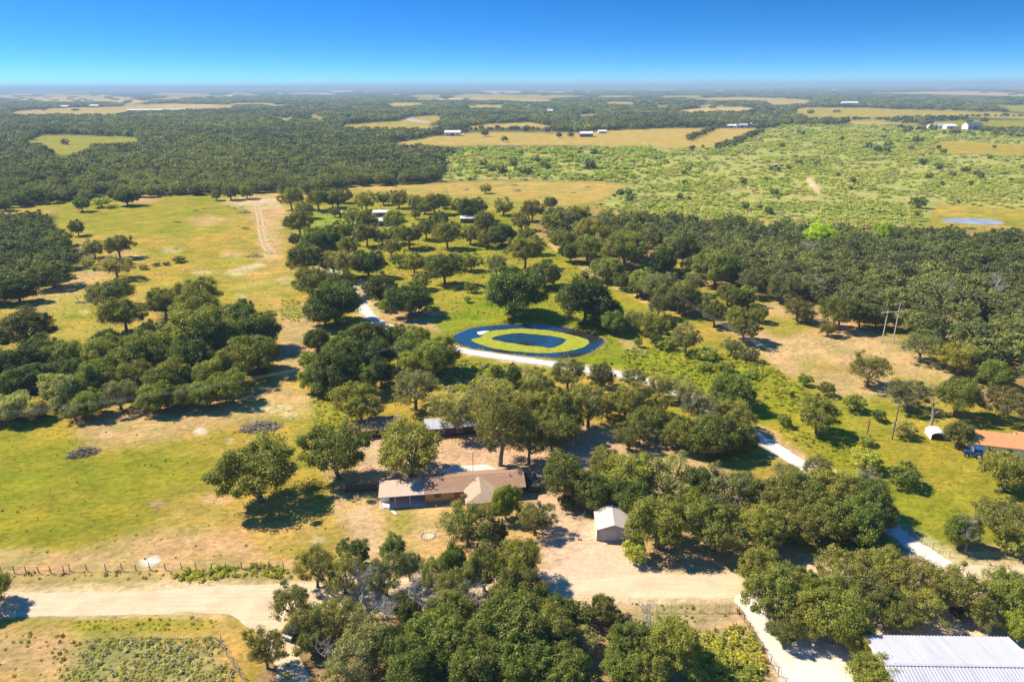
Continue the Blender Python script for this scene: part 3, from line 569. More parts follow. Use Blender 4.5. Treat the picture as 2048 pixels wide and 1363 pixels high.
def bare_mesh(name, seed, H, R, mat, lv=4, bush=False):
    rng = np.random.default_rng(seed); mb = MB()
    def rec(p, d, L_, r, k):
        q = p+d*L_; mid = p+d*L_*0.5+rng.normal(size=3)*L_*0.07
        mb.tube([p, mid, q], [r, r*0.85, r*0.68], 5 if k > 2 else 3, cap=False)
        if k == 0: return
        for i in range(3 if (k > 1 and not bush) else 4):
            nd = d+rng.normal(size=3)*(0.52 if not bush else 0.62); nd[2] += 0.12; nd /= np.linalg.norm(nd); rec(q if i else mid, nd, L_*(0.58+0.2*rng.random()), r*0.6, k-1)
    if bush:
        for i in range(9):
            a = rng.random()*2*PI; d = np.array([math.cos(a)*0.8, math.sin(a)*0.8, 0.75]); d /= np.linalg.norm(d); rec(np.array([0, 0, 0.0]), d, H*0.42, 0.05, 3)
    else:
        d = np.array([rng.normal()*0.12, rng.normal()*0.12, 1]); rec(np.array([0, 0, -0.2]), d/np.linalg.norm(d), H*0.36, H*0.019, lv+1)
    return mb.mesh(name, mat)
BARE = [bare_mesh('bare', s, 9, 4, M_pale_bark) for s in (1, 2, 3)]
BAREB = [bare_mesh('bare_bush', s, 3.4, 2, M_pale_bark, bush=True) for s in (4, 5)]

TYPES = {  # leaf colour, variants near / mid, adjective
    'o': ((0.229, 0.234, 0.040), 'oak', 'oakmid', 'olive green oak'), 'p': ((0.249, 0.240, 0.052), 'open', 'oakmid', 'open branched oak'),
    'd': ((0.154, 0.191, 0.031), 'dense', 'densemid', 'dense dark green tree'), 'b': ((0.247, 0.274, 0.043), 'dense', 'densemid', 'bright green bushy tree'),
    'g': ((0.249, 0.251, 0.085), 'open', 'oakmid', 'grey green oak'), 's': ((0.311, 0.351, 0.048), 'shrub', 'shrub', 'green shrub'), 'k': ((0.144, 0.184, 0.033), 'shrub', 'shrub', 'dark green shrub'),
    'w': ((0.523, 0.503, 0.187), 'dense', 'densemid', 'silvery leaved tree'), 'c': ((0.174, 0.246, 0.033), 'conifer', 'conifer', 'dense pointed evergreen'), 'x': ((0.424, 0.363, 0.128), 'shrub', 'shrub', 'grey brown shrub'), 'v': ((0.472, 0.609, 0.042), 'dense', 'densemid', 'vivid lime green tree')}
ALLT = []
def place_px(cx, cy, w, ratio):
    g = P(cx, cy)
    for _ in range(8):
        W = w*depth(g)/F; g = Pz(cx, cy, 0.52*ratio*W)
    return g.x, g.y, W
def add_tree(cx, cy, w_px, ty, label, group=None, ratio=None):
    col, vn, vm, adj = TYPES[ty]
    key = vn if w_px > 42 else vm
    rr = random.Random(int(cx*7+cy*13)); va = rr.choice(VAR[key]); H = va[2]
    asp = ratio or (H/(2*R0)*rr.uniform(1.0, 1.25))
    x, y, W = place_px(cx, cy, w_px*(1.0 if ty in 'skxcv' else 1.08 if w_px > 75 else 1.12), asp)
    sh = ty in 'skx'
    e = empty('shrub' if sh else ('evergreen_tree' if ty == 'c' else 'oak_tree' if ty in 'opg' else 'tree'), (x, y, 0), rr.uniform(0, 2*PI), label, 'shrub' if sh else 'tree', group)
    s = W/(2*R0)*1.04; e.scale = (s, s, asp*W/H)
    k = rr.uniform(0.86, 1.16); h = rr.uniform(-0.08, 0.08)
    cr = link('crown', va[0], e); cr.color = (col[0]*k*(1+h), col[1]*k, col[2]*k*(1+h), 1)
    link('trunk', va[1], e)
    ALLT.append((x, y, W/2)); return e
ORD = ['', 'second', 'third', 'fourth', 'fifth', 'sixth', 'seventh', 'eighth', 'ninth', 'tenth']
def ordinal(i, n):
    if n == 1: return 'the only one'
    if i == 0: return 'leftmost'
    if i == n-1: return 'rightmost'
    if i == n-2 and n > 3: return 'second from right'
    return ORD[i]+' from left'
def stand(phrase, group, items):
    its = []
    for it in items:
        t, X, Y, W_, ty = it[:5]; px, py = T(t, X, Y); its.append((px, py, W_/TL[t][2], ty, it[5] if len(it) > 5 else None))
    nb = 1 if len(its) <= 7 else (2 if len(its) <= 14 else (3 if len(its) <= 24 else 4 if len(its) <= 34 else 5))
    its.sort(key=lambda i: -i[1]); rows = np.array_split(np.arange(len(its)), nb)
    names = {1: [''], 2: [' in front', ' at back'], 3: [' in front', ' midway', ' at back'],
             4: [' in front', ' second row', ' third row', ' at back'], 5: [' in front', ' second row', ' third row', ' fourth row', ' at back']}[nb]
    for r, nm in zip(rows, names):
        row = sorted([its[i] for i in r], key=lambda i: i[0])
        for i, (px, py, wd, ty, ra) in enumerate(row):
            add_tree(px, py, wd, ty, f"{TYPES[ty][3]}, {ordinal(i, len(row))}{nm}, {phrase}", group, ra)
def one(t, X, Y, W_, ty, label, ratio=None, group=None): return add_tree(*T(t, X, Y), W_/TL[t][2], ty, label, group, ratio)

# --- singled out trees
one('F', 1500, 1120, 480, 'o', 'large round oak standing alone in the lower left field', 0.74)
one('F', 150, 290, 330, 'o', 'broad oak at the left edge above the wood', 0.72)
one('F', 600, 90, 190, 'g', 'grey green oak beside the fallen trunk in the left pasture'); one('F', 690, 70, 190, 'o', 'oak pressed against the right of the grey green pasture oak')
one('F', 720, 200, 235, 'o', 'oak standing just above the small tree at the wood edge', 0.8)
one('H', 690, 1030, 155, 'o', 'dark oak in the left pasture right of the shrubby wood edge', 0.8); one('H', 675, 1150, 200, 'p', 'spreading oak below the dark pasture oak', 0.62)
one('H', 450, 920, 85, 'd', 'small dark round tree alone in the pasture by the left wood', 1.0); one('H', 545, 1040, 105, 'g', 'grey green tree at the right tip of the left wood', 0.95)
one('H', 300, 1195, 230, 'o', 'low wide oak below the left wood, trunk base in shade', 0.62); one('H', 100, 1285, 190, 'd', 'dense round bush tree at the left edge below the wood', 0.7)
one('H', 475, 780, 95, 'd', 'dark tree beside pale green brush in the upper left pasture', .85)
one('H', 590, 770, 120, 's', 'pale green shrub mass by the pink bare patch in the upper left pasture', .5)
one('I', 940, 692, 66, 'o', 'lone round oak in the dry field above the grove', 0.75); one('I', 1320, 775, 78, 'd', 'dark oak at the lower edge of the dry field, right one', 0.85)
one('I', 1045, 795, 115, 'p', 'oak at the lower edge of the dry field, left one', 0.8); one('I', 1212, 820, 130, 'o', 'tall round oak standing before the dry field centre', 0.85)
one('I', 850, 955, 112, 'o', 'small oak with clear trunk on the green lawn by the white shed', 1.0)
one('A', 1250, 550, 112, 'c', 'small upright dark tree on the green below the pond', 1.3); one('A', 1150, 530, 80, 'k', 'dark shrub left of the small upright tree below the pond', .9)
one('B', 985, 430, 335, 'p', 'wide oak in front of the ranch house, covering its wing', 0.85); one('B', 1210, 300, 160, 'b', 'small bright green tree touching the ranch house roof', 1.3)
one('B', 1380, 395, 235, 'p', 'light open oak right of the ranch house front', 0.78); one('B', 1165, 480, 120, 'd', 'dark small tree behind the wide oak before the ranch house', 1.3)
one('B', 320, 600, 190, 'c', 'dense pointed evergreen at the left of the sandy yard', 1.1); one('B', 545, 580, 175, 'c', 'dense pointed evergreen in the middle of the sandy yard edge', 1.0)
one('C', 790, 430, 370, 'o', 'large oak hiding the right side of the small garage', 0.85); one('C', 645, 590, 170, 's', 'pale olive shrub right of the garage apron', .8)
one('C', 1120, 455, 340, 'o', 'large oak second right of the small garage', 0.85)
one('C', 460, 930, 155, 'o', 'small oak with bare trunk just below the dirt road', 1.05)
one('G', 560, 720, 300, 'p', 'lone oak in the dry clearing at right', 0.85); one('G', 150, 1085, 330, 'o', 'oak with pale trunk beside the driveway, left of the power pole', 0.9)
one('G', 220, 870, 140, 's', 'round green shrub on the slope left of the lone clearing oak', .85); one('G', 440, 980, 190, 's', 'wide green shrub below the lone clearing oak', .75); one('G', 630, 1080, 120, 'k', 'dark round shrub left of the dead trunk', .8); one('G', 40, 795, 115, 's', 'small leaning green shrub at the clearing edge', .9)
one('G', 530, 1280, 140, 's', 'low green shrub by the short post in the right meadow', .6); one('G', 840, 1190, 200, 'x', 'grey brown shrub left of the small white shed', .7)
one('G', 1620, 990, 380, 'p', 'dark spreading oak behind the orange roofed house', 0.78); one('G', 1275, 1225, 225, 'o', 'oak between the small white shed and the orange roofed house', 0.95)
one('G', 880, 920, 330, 'g', 'leafy grey green oak left of the dead trunk', 0.75); one('G', 1275, 930, 330, 'o', 'leaning oak with pale trunk right of the dead trunk', 0.95)
one('D', 1375, 240, 270, 'o', 'large oak in front of the orange roofed house', 0.8); one('D', 1370, 500, 270, 'p', 'open branched oak at the right edge above the road', .95); one('D', 1130, 560, 170, 'd', 'dense green bush behind the bare grey tree by the road', 1.0)
one('D', 820, 265, 180, 'k', 'dark shrub in the right meadow beside the bare grey bush', .7); one('D', 620, 175, 190, 's', 'pale green shrub above the bare grey bush', .55); one('D', 1400, 620, 190, 's', 'low green shrub under the right edge oak', .6)
one('J', 1225, 955, 135, 'v', 'vivid lime green tree deep in the right wood, right one', 1.15); one('J', 850, 965, 180, 'v', 'vivid lime green tree deep in the right wood, left one', .9)
one('P', -30, 1185, 90, 'o', 'tree poking in at the left edge above the dirt road', .8)
one('J', 1430, 775, 110, 'k', 'dark round bush beside the pale pond field', .6); one('J', 1550, 452, 30, 'k', 'small dark bush at the left end of the right hand field', .9); one('J', 1875, 448, 22, 'k', 'small dark bush in the right hand field', .9)
one('I', 1370, 380, 32, 'd', 'left of two round trees beside the far dark roofed barn', .9); one('I', 1438, 378, 38, 'd', 'right of two round trees beside the far dark roofed barn', .7); one('I', 935, 362, 55, 'p', 'spreading tree right of the far white barn', .8)

# --- stands
stand('belt below the dirt road', 'trees in the belt below the dirt road', [
    ('B', 90, 690, 230, 'p', 1.1), ('B', 255, 730, 240, 'p', 1.0), ('B', 500, 740, 250, 'g', 1.0), ('B', 640, 680, 150, 'g', 1.2), ('B', 770, 720, 150, 'g', 1.3), ('B', 900, 650, 170, 'd', 1.0), ('B', 1080, 700, 250, 'o', 1.1), ('B', 1270, 660, 290, 'o', 1.0),
    ('B', 910, 800, 240, 'p', .9), ('B', 1290, 810, 290, 'o', .9), ('B', 220, 980, 280, 'p', .9), ('B', 630, 920, 170, 'd', .9), ('B', 880, 930, 260, 'b', .85), ('B', 800, 1080, 340, 'b', .8), ('B', 380, 1090, 280, 'g', .8), ('B', 320, 1250, 330, 'g', .8),
    ('B', 1250, 1030, 420, 'b', .8), ('B', 1480, 1060, 300, 'o', .9), ('B', 1010, 1240, 330, 'b', .85), ('B', 660, 1260, 320, 'd', .8), ('B', 1320, 1250, 340, 'd', .8), ('B', 1550, 1300, 320, 'b', .8), ('B', 60, 1130, 150, 'o', 1.0), ('B', -60, 900, 240, 'p', 1.0), ('B', 1450, 930, 250, 'd', .8), ('B', -210, 1160, 230, 'p', 1.25), ('B', 30, 1000, 220, 'p', .9), ('B', 1080, 1100, 260, 'o', .9), ('B', 540, 1130, 220, 'd', .9)])
stand('grove by the fenced dry lot', 'trees beside the fenced dry lot at the bottom', [
    ('C', 340, 970, 190, 'k', .7), ('C', 240, 940, 140, 'd', .8), ('C', 545, 990, 120, 's', .8), ('C', 640, 1130, 260, 'b', .9), ('C', 870, 1130, 330, 'o', .9), ('C', 570, 1270, 240, 'b', .8), ('C', 740, 1290, 270, 'o', .8), ('C', 340, 1130, 210, 'x', .6), ('C', 1130, 1240, 220, 's', .5), ('C', 1010, 1300, 150, 's', .6), ('C', 1290, 1310, 200, 's', .4)])
stand('grove above the warehouse', 'oaks between the dirt road and the warehouse', [
    ('D', 60, 760, 230, 'o', 1.0), ('D', 120, 900, 300, 'o', .85), ('D', 270, 850, 200, 'o', 1.0), ('D', 480, 780, 280, 'p', .85), ('D', 700, 760, 270, 'o', .85), ('D', 640, 900, 280, 'p', .85), ('D', 880, 830, 290, 'p', .85), ('D', 930, 970, 240, 'p', .8),
    ('D', 1130, 880, 290, 'p', .9), ('D', 1245, 1010, 160, 'p', 1.1), ('D', 1390, 900, 260, 'b', .9), ('D', 290, 1000, 250, 'o', .85), ('D', 450, 1020, 330, 'o', .9), ('D', 180, 1090, 170, 'o', .9), ('D', 560, 1110, 240, 'o', .9), ('D', 680, 1350, 270, 'b', .8), ('D', 1440, 1060, 180, 'b', .8), ('D', 1010, 860, 220, 'p', 1.0), ('D', 400, 910, 240, 'o', .9), ('D', 770, 990, 230, 'o', .9)])
stand('clump between garage and driveway', 'oaks between the garage and the white driveway', [
    ('D', 200, 265, 150, 'g', .7), ('D', 350, 215, 150, 'g', .7), ('D', 110, 390, 290, 'o', .8), ('D', 290, 360, 280, 'o', .8), ('D', 450, 340, 270, 'o', .8), ('D', 620, 390, 270, 'd', .8), ('D', 560, 510, 290, 'd', .8), ('D', 400, 500, 270, 'o', .8), ('D', 240, 510, 260, 'o', .8), ('D', 80, 530, 260, 'o', .8), ('D', 690, 480, 180, 'd', .9), ('C', 1230, 240, 330, 'g', .8), ('C', 1390, 480, 280, 'o', .85), ('C', 1380, 300, 260, 'g', .8)])
stand('grove behind the garage', 'oaks right of the ranch house and behind the garage', [
    ('C', 230, 150, 280, 'o', .95), ('C', 380, 230, 240, 'd', .95), ('C', 610, 150, 320, 'o', .9), ('C', 620, 270, 260, 'd', .9), ('C', 850, 160, 320, 'g', .8), ('C', 250, 310, 130, 'k', .6), ('C', 980, 330, 200, 'o', .9), ('C', 1020, 200, 220, 'd', .9), ('C', 480, 90, 220, 'o', .9)])
stand('grove behind the ranch house', 'oaks behind the ranch house', [
    ('A', 350, 720, 290, 'o', .8), ('A', 670, 640, 275, 'g', .85), ('A', 905, 765, 310, 'g', .85), ('A', 1040, 700, 190, 'g', .9), ('A', 1480, 900, 260, 'o', .9), ('A', 1330, 760, 240, 'p', 1.0), ('A', 1170, 860, 350, 'p', 1.3), ('A', 1200, 690, 160, 'g', .9), ('A', 1100, 720, 160, 'g', .8), ('A', 1400, 650, 200, 'o', .9), ('A', 1470, 780, 300, 'o', .9), ('A', 1690, 730, 280, 'p', .95), ('A', 1920, 710, 200, 'p', 1.1),
    ('A', 210, 1000, 390, 'o', .85), ('A', 640, 990, 410, 'o', .75), ('A', 1340, 920, 250, 'p', 1.3), ('A', 1570, 550, 220, 'p', .9), ('A', 1770, 565, 155, 'p', 1.2), ('A', 1560, 830, 220, 'o', .9)])
stand('thicket left of the pond', 'dense thicket trees between the drive and the left field', [
    ('A', 100, 350, 160, 'd'), ('A', 370, 335, 200, 'b'), ('A', 240, 420, 240, 'd'), ('A', 210, 530, 300, 'd'), ('A', 90, 560, 180, 'b', .8), ('A', 340, 570, 210, 'd'), ('A', 540, 330, 160, 'd'), ('A', 690, 340, 160, 'b'), ('A', 650, 410, 220, 'd'), ('A', 800, 440, 260, 'b', .8), ('A', 470, 540, 170, 'd', .9), ('A', 420, 430, 220, 'd'), ('A', 660, 480, 160, 'b', .9), ('A', 50, 470, 120, 'b', .8), ('A', 150, 620, 150, 'b', .6)])
stand('oaks along the driveway bend', 'oaks around the driveway bend below the pond', [
    ('E', 480, 850, 220, 'p', .9), ('E', 280, 790, 210, 'g', .8), ('E', 640, 880, 230, 'g', .8), ('E', 1060, 880, 320, 'd', .85), ('E', 210, 1000, 240, 'o', 1.0), ('E', 800, 1010, 360, 'g', .8), ('E', 1080, 1080, 320, 'o', .8), ('E', 370, 1130, 330, 'o', .8), ('E', 640, 1220, 320, 'o', .8), ('E', 920, 1240, 400, 'd', .8), ('E', 240, 1250, 260, 'o', .8), ('E', 450, 1010, 200, 'o', .8), ('E', 1120, 1250, 260, 'd', .8), ('E', 60, 1010, 200, 'o', .9), ('E', 20, 760, 170, 'p', 1.0)])
stand('bushes right of the pond', 'trees and bushes right of the pond', [
    ('E', 110, 330, 200, 'd', .9), ('E', 280, 320, 200, 'g', .9), ('E', 465, 200, 190, 'g', 1.0), ('E', 440, 370, 230, 'o', .9), ('E', 540, 350, 150, 'd', 1.0), ('E', 690, 460, 250, 'g', .9), ('E', 305, 495, 75, 's', 1.1), ('E', 520, 510, 160, 's', .6), ('E', 450, 480, 120, 'k', .9), ('A', 1670, 110, 330, 'd', .8), ('A', 1800, 190, 200, 'd', .7)])
stand('grove left of the dry clearing', 'trees between the lane and the dry clearing', [
    ('E', 640, 140, 240, 'o', .9), ('E', 820, 190, 170, 'g', 1.1), ('E', 925, 270, 200, 'o', .9), ('E', 1030, 110, 190, 'o', .9), ('E', 1160, 150, 150, 'd', 1.0), ('E', 1270, 260, 150, 'o', .9), ('E', 1095, 260, 140, 'o', .8), ('E', 1160, 370, 270, 'o', .85), ('E', 1060, 530, 180, 'g', .7), ('E', 1200, 590, 140, 'g', .8), ('E', 850, 590, 190, 's', .5), ('E', 1000, 690, 160, 's', .5), ('E', 840, 690, 130, 's', .6), ('E', 1210, 745, 150, 's', .4), ('E', 1480, 1120, 130, 's', .8), ('E', 1540, 915, 50, 'k', 1.2), ('E', 500, 90, 220, 'o', .9), ('E', 350, 60, 180, 'o', .8)])
stand('oaks above the dry clearing', 'oaks at the upper edge of the dry clearing', [
    ('E', 1590, 230, 220, 'p', .8), ('E', 1470, 80, 230, 'g', .8), ('G', 50, 270, 150, 'g', .8), ('G', 230, 370, 140, 'p', 1.0), ('G', 330, 260, 290, 'o', .85), ('G', 490, 280, 200, 'o', .95), ('G', 620, 290, 200, 'd', .9), ('G', 980, 530, 330, 'g', .75), ('G', 1290, 620, 350, 'o', .75), ('G', 1560, 740, 260, 'd', .75)])
stand('wood between the left fields', 'trees of the wood between the two left fields', [
    ('F', 955, 135, 200, 'o', .9), ('F', 1150, 90, 240, 'o', .9), ('F', 1140, 175, 300, 'o', .8), ('F', 630, 350, 160, 'd', .8), ('F', 870, 300, 130, 'd', .9), ('F', 1150, 300, 380, 'b', .75), ('F', 1410, 200, 180, 'd', .9), ('F', 1480, 290, 280, 'd', .8), ('F', 1500, 420, 260, 'b', .8), ('F', 1370, 490, 270, 'o', .85), ('F', 1100, 440, 270, 'd', .8), ('F', 830, 430, 300, 'd', .8),
    ('F', 600, 430, 240, 'b', .8), ('F', 380, 440, 220, 'd', .8), ('F', 240, 420, 230, 'd', .8), ('F', 90, 490, 260, 'd', .8), ('F', 580, 560, 250, 'd', .8), ('F', 780, 570, 230, 'o', .8), ('F', 1000, 570, 260, 'o', .8), ('F', 1220, 560, 220, 'b', .8), ('F', 1350, 620, 200, 'o', .9), ('F', 910, 680, 190, 'b', .85), ('F', 1200, 660, 180, 'b', .85), ('F', 690, 670, 210, 'g', .8), ('F', 520, 720, 180, 'b', .8), ('F', 350, 640, 220, 'w', .9), ('F', 60, 740, 220, 'w', .75), ('F', 200, 750, 150, 'w', .8), ('F', 430, 770, 140, 'g', .7),
    ('F', 50, 620, 220, 'd', .8), ('F', 200, 570, 220, 'd', .8), ('F', 400, 540, 200, 'd', .8), ('F', 1300, 350, 240, 'd', .8), ('F', 1060, 680, 170, 'o', .8)])
stand('tree line beside the pasture track', 'oaks lining the drive beside the left pasture', [
    ('H', 1700, 750, 130, 'o', .9), ('H', 1780, 810, 110, 'o', .9), ('H', 1860, 755, 140, 'o', .8), ('H', 1970, 755, 130, 'o', .8), ('H', 1750, 890, 160, 'o', .9), ('H', 1730, 990, 80, 'd', .9), ('H', 1880, 1000, 220, 'd', .85), ('H', 2010, 930, 110, 'o', .9), ('H', 1790, 1110, 220, 'o', .85), ('H', 1950, 1130, 170, 'o', .85), ('H', 1820, 1230, 220, 'p', .85), ('H', 2030, 1040, 130, 'o', .9),
    ('A', 200, 125, 300, 'd', .8), ('A', 60, 30, 190, 'p', .85), ('A', 230, 20, 190, 'o', .8), ('A', 140, 190, 200, 'd', .7)])
stand('grove around the white homestead', 'oaks around the white roofed homestead', [
    ('I', 40, 750, 100, 'o'), ('I', 110, 730, 110, 'o'), ('I', 240, 760, 120, 'o'), ('I', 340, 750, 90, 'o'), ('I', 430, 750, 110, 'o'), ('I', 530, 770, 110, 'o'), ('I', 640, 780, 140, 'o'), ('I', 700, 770, 90, 'p'), ('I', 780, 790, 110, 'o'), ('I', 860, 810, 150, 'd'),
    ('I', 60, 830, 60, 'b'), ('I', 160, 850, 110, 'o'), ('I', 240, 890, 130, 'o'), ('I', 240, 960, 130, 'o'), ('I', 110, 940, 110, 'o'), ('I', 330, 970, 110, 'g'), ('I', 410, 880, 130, 'o'), ('I', 410, 960, 120, 'o'), ('I', 490, 970, 150, 'o'), ('I', 590, 930, 130, 'o'), ('I', 670, 870, 120, 'o'), ('I', 715, 960, 160, 'o'),
    ('I', 940, 900, 150, 'o'), ('I', 1035, 960, 160, 'd'), ('I', 1150, 880, 120, 'p'), ('I', 950, 980, 120, 'o'), ('I', 1180, 960, 110, 'o'), ('I', 580, 800, 80, 'd', .9), ('I', 530, 845, 55, 'b')])
stand('green above the pond', 'oaks and bushes on the green above the pond', [
    ('I', 60, 1020, 150, 'o'), ('I', 110, 1130, 170, 'g'), ('I', 250, 1130, 180, 'd'), ('I', 385, 1040, 130, 'p'), ('I', 440, 1110, 100, 'd'), ('I', 520, 1130, 140, 'o'), ('I', 700, 1160, 220, 'o', .8), ('I', 850, 1120, 120, 'b'), ('I', 620, 1130, 120, 'd'), ('I', 1000, 1140, 130, 'g'), ('I', 1170, 1060, 190, 'o'), ('I', 1290, 1190, 190, 'd'), ('I', 1230, 1020, 120, 'o'),
    ('I', 560, 1230, 120, 'o', .8), ('A', 1250, 60, 340, 'd', .8), ('A', 640, 110, 260, 'd', .7), ('A', 500, 145, 95, 's', .8), ('A', 740, 130, 90, 's', .7), ('A', 470, 50, 200, 'd', .8), ('A', 1000, 40, 80, 's', .8), ('A', 640, 170, 40, 's', 1.1), ('A', 980, 110, 50, 's', .8), ('A', 1150, 100, 70, 's', .6)])
stand('oaks right of the grassy lane', 'oaks right of the grassy lane', [
    ('I', 1330, 900, 140, 'o'), ('I', 1480, 850, 130, 'o'), ('I', 1390, 1000, 140, 'o'), ('I', 1560, 950, 170, 'o'), ('I', 1540, 1050, 160, 'o'), ('I', 1440, 1060, 130, 'd'), ('I', 1650, 1170, 160, 'b', .8), ('I', 1750, 1060, 250, 'o', .8), ('I', 1640, 960, 90, 'p'), ('I', 1730, 900, 120, 'o'), ('I', 1980, 1090, 120, 'b', 1.1), ('I', 1800, 940, 120, 'b', .9), ('I', 1740, 1230, 120, 'd', .8), ('I', 1900, 1250, 150, 'g', .8), ('I', 1830, 1270, 120, 'd', .8)])
TL['Q'] = (1200, 300, 2.926)
stand('trees round the hidden brown pond', 'trees round the hidden brown pond', [('Q', 680, 690, 240, 'b', .85), ('Q', 150, 560, 230, 'o', .85), ('Q', 380, 640, 140, 'd', 1.1), ('Q', 490, 580, 140, 'd', 1.0), ('Q', 770, 860, 130, 'o', .9), ('Q', 900, 770, 170, 'g', .9), ('Q', 860, 850, 120, 'b', .9), ('Q', 1060, 790, 200, 'g', .8), ('Q', 340, 800, 210, 'g', .85), ('Q', 500, 870, 190, 'o', .85), ('Q', 240, 760, 150, 'b', .8), ('Q', 60, 690, 170, 'b', .7), ('Q', 540, 780, 150, 'g', .8)])
stand('group atop the left pasture', 'trees at the top of the left pasture', [
    ('H', 1262, 730, 62, 'd', .9), ('H', 1345, 710, 95, 'o', .9), ('H', 1440, 710, 90, 'o', .8), ('H', 740, 740, 130, 'd', .7), ('H', 310, 745, 75, 'd', .8), ('H', 210, 735, 90, 'd', .9), ('H', 110, 755, 85, 'd', .9), ('H', 20, 780, 90, 'd', .8)])
NEXP = sum(1 for a in ALLT)
print('explicit trees', NEXP)

# --- bare and dead trees
def bare(px, py_base, H_m, i, label, bush=False, group=None):
    g = P(px, py_base); e = link('dead_tree' if not bush else 'dead_bush', (BAREB if bush else BARE)[i]); e.location = g; e.rotation_euler = (0, 0, px); s = H_m/(3.6 if bush else 9.0); e.scale = (s, s, s)
    tag(e, label, 'tree' if not bush else 'shrub', group); return e
g_ = bare(1932, 1102, 8.5, 0, 'bare grey tree beside the green bush above the road at right')
bare(1735, 962, 3.6, 0, 'round bare grey bush in the right meadow', True)
dt = empty('dead_tree', P(1861, 857), 0, 'dead oak with thick pale bare trunk behind the small white shed', 'tree')
MB().tube([(0, 0, 0), (-.1, 0, 3), (-.5, 0, 5.5), (-1.0, 0, 8.2)], [.38, .30, .22, .1], 7).build('trunk', M_pale_bark, dt)
for pth in ([(-.5, 0, 5.6), (-1.6, .2, 7.2), (-2.2, .2, 8.8)], [(-.6, 0, 6.0), (.2, -.3, 7.2), (.6, -.3, 7.9)], [(-.1, 0, 3.8), (1.2, .2, 4.6), (2.4, .3, 4.4), (3.0, .3, 2.6)], [(-.8, 0, 7.3), (-1.5, .3, 8.0)]): MB().tube(pth, [.14, .09, .05, .04][:len(pth)], 5).build('limb', M_pale_bark, dt)
bare(897, 396, 8, 2, 'bare leafless tree at the left of the dry field above the grove')
bare(775, 1290, 9, 1, 'bare grey branches among the trees just below the road, left one'); bare(965, 1255, 8, 2, 'bare grey branches among the trees just below the road, middle one')
bare(1298, 1262, 6.5, 0, 'pale fallen crown of dead branches by the fenced dry lot'); bare(745, 1235, 9.5, 2, 'thin leafless tree behind the belt left of its middle'); bare(840, 1235, 9.5, 0, 'thin leafless tree behind the belt near its middle')
bare(1862, 590, 6, 1, 'weathered dead tree in the right wood, left one', False); bare(1945, 605, 6, 2, 'weathered dead tree in the right wood, right one'); bare(655, 1335, 6, 0, 'bare grey tangle at the lower left of the belt')

# --- fill the woods: nearest become individuals, the rest one mass
def fill(poly_px, sp, seed, top=False):
    rng = np.random.default_rng(seed); poly = np.array([P(*p)[:2] for p in poly_px]); lo, hi = poly.min(0), poly.max(0)
    gx, gy = np.meshgrid(np.arange(lo[0], hi[0], sp), np.arange(lo[1], hi[1], sp)); q = np.stack([gx.ravel(), gy.ravel()], 1)
    q[:, 0] += (np.floor((q[:, 1]-lo[1])/sp) % 2)*sp/2; q += rng.uniform(-0.36, 0.36, q.shape)*sp
    q = q[inside(q, poly)]
    if top:
        pt = proj(q)-np.stack([np.zeros(len(q)), 7.6*F/np.maximum(np.hypot(q[:, 0], q[:, 1]), 60)], 1); q = q[inside(pt, poly_px)]
    return q
def clear(q, k=0.75, own=3.5):
    A = np.array(ALLT); keep = np.ones(len(q), bool)
    for x, y, r in A: keep &= (q[:, 0]-x)**2+(q[:, 1]-y)**2 > (r*k+own)**2
    return q[keep]
qs = []
for nm, poly, sp, sd_ in (('right', W_RIGHT, 10.0, 1), ('left', W_LEFT, 10.5, 2), ('mid', W_MID, 8.5, 3)):
    q = clear(fill(poly, sp, sd_, True))
    if nm == 'right':
        for hx, hy, rx, ry in ((1320, 555, 70, 22), (1300, 510, 30, 8), (1495, 585, 30, 8), (1225, 430, 20, 5)):
            pq = proj(q); q = q[((pq[:, 0]-hx)/rx)**2+((pq[:, 1]-hy)/ry)**2 > 1]
    qs.append((nm, q))
allq = np.concatenate([q for _, q in qs]); who = sum([[nm]*len(q) for nm, q in qs], [])
pq = proj(allq); vis = (pq[:, 0] > -20) & (pq[:, 0] < 2068) & (pq[:, 1] < 1400)
order = np.argsort(np.where(vis, np.hypot(allq[:, 0], allq[:, 1]), 1e9))
CAP = max(0, 296-sum(1 for o in C.objects if o.get('category') == 'tree'))
ind = order[:min(CAP, int(vis.sum()))]
LBL = {'right': ('oak in the unbroken canopy of the large wood at right', 'canopy oaks of the large wood at right'), 'left': ('dark tree in the solid canopy of the wood at the left edge', 'canopy trees of the wood at the left edge'),
       'mid': ('tree filling the canopy of the wood between the left fields', 'filling trees of the wood between the left fields')}
for i in ind:
    px, py = pq[i]; nm = who[i]; W_ = random.uniform(11.5, 16); w_px = W_*F/depth((allq[i][0], allq[i][1], 0)); ty = random.choice('ooogd' if nm == 'right' else 'ddob')
    col, vn, vm, adj = TYPES[ty]; va = random.choice(VAR[vn if w_px > 60 else vm])
    e = empty('tree' if ty in 'db' else 'oak_tree', (allq[i][0], allq[i][1], 0), random.uniform(0, 6.28), LBL[nm][0], 'tree', LBL[nm][1])
    s = W_/12; e.scale = (s, s, s*random.uniform(0.72, 1.0)); k = random.uniform(0.82, 1.12)
    link('crown', va[0], e).color = (col[0]*k, col[1]*k, col[2]*k, 1); link('trunk', va[1], e)
rest = np.delete(allq, ind, 0)
_rr = np.random.default_rng(12); rq = dict(qs)['right']; prq = proj(rq); okq = rq[(prq[:, 0] > 1350) & (prq[:, 0] < 2040) & (prq[:, 1] > 480)]
ORD[1:] = ['second', 'third', 'fourth', 'fifth', 'sixth', 'seventh', 'eighth', 'ninth', 'tenth']
_ks = sorted(_rr.choice(len(okq), 12, replace=False), key=lambda k: proj(okq[k:k+1])[0, 0])
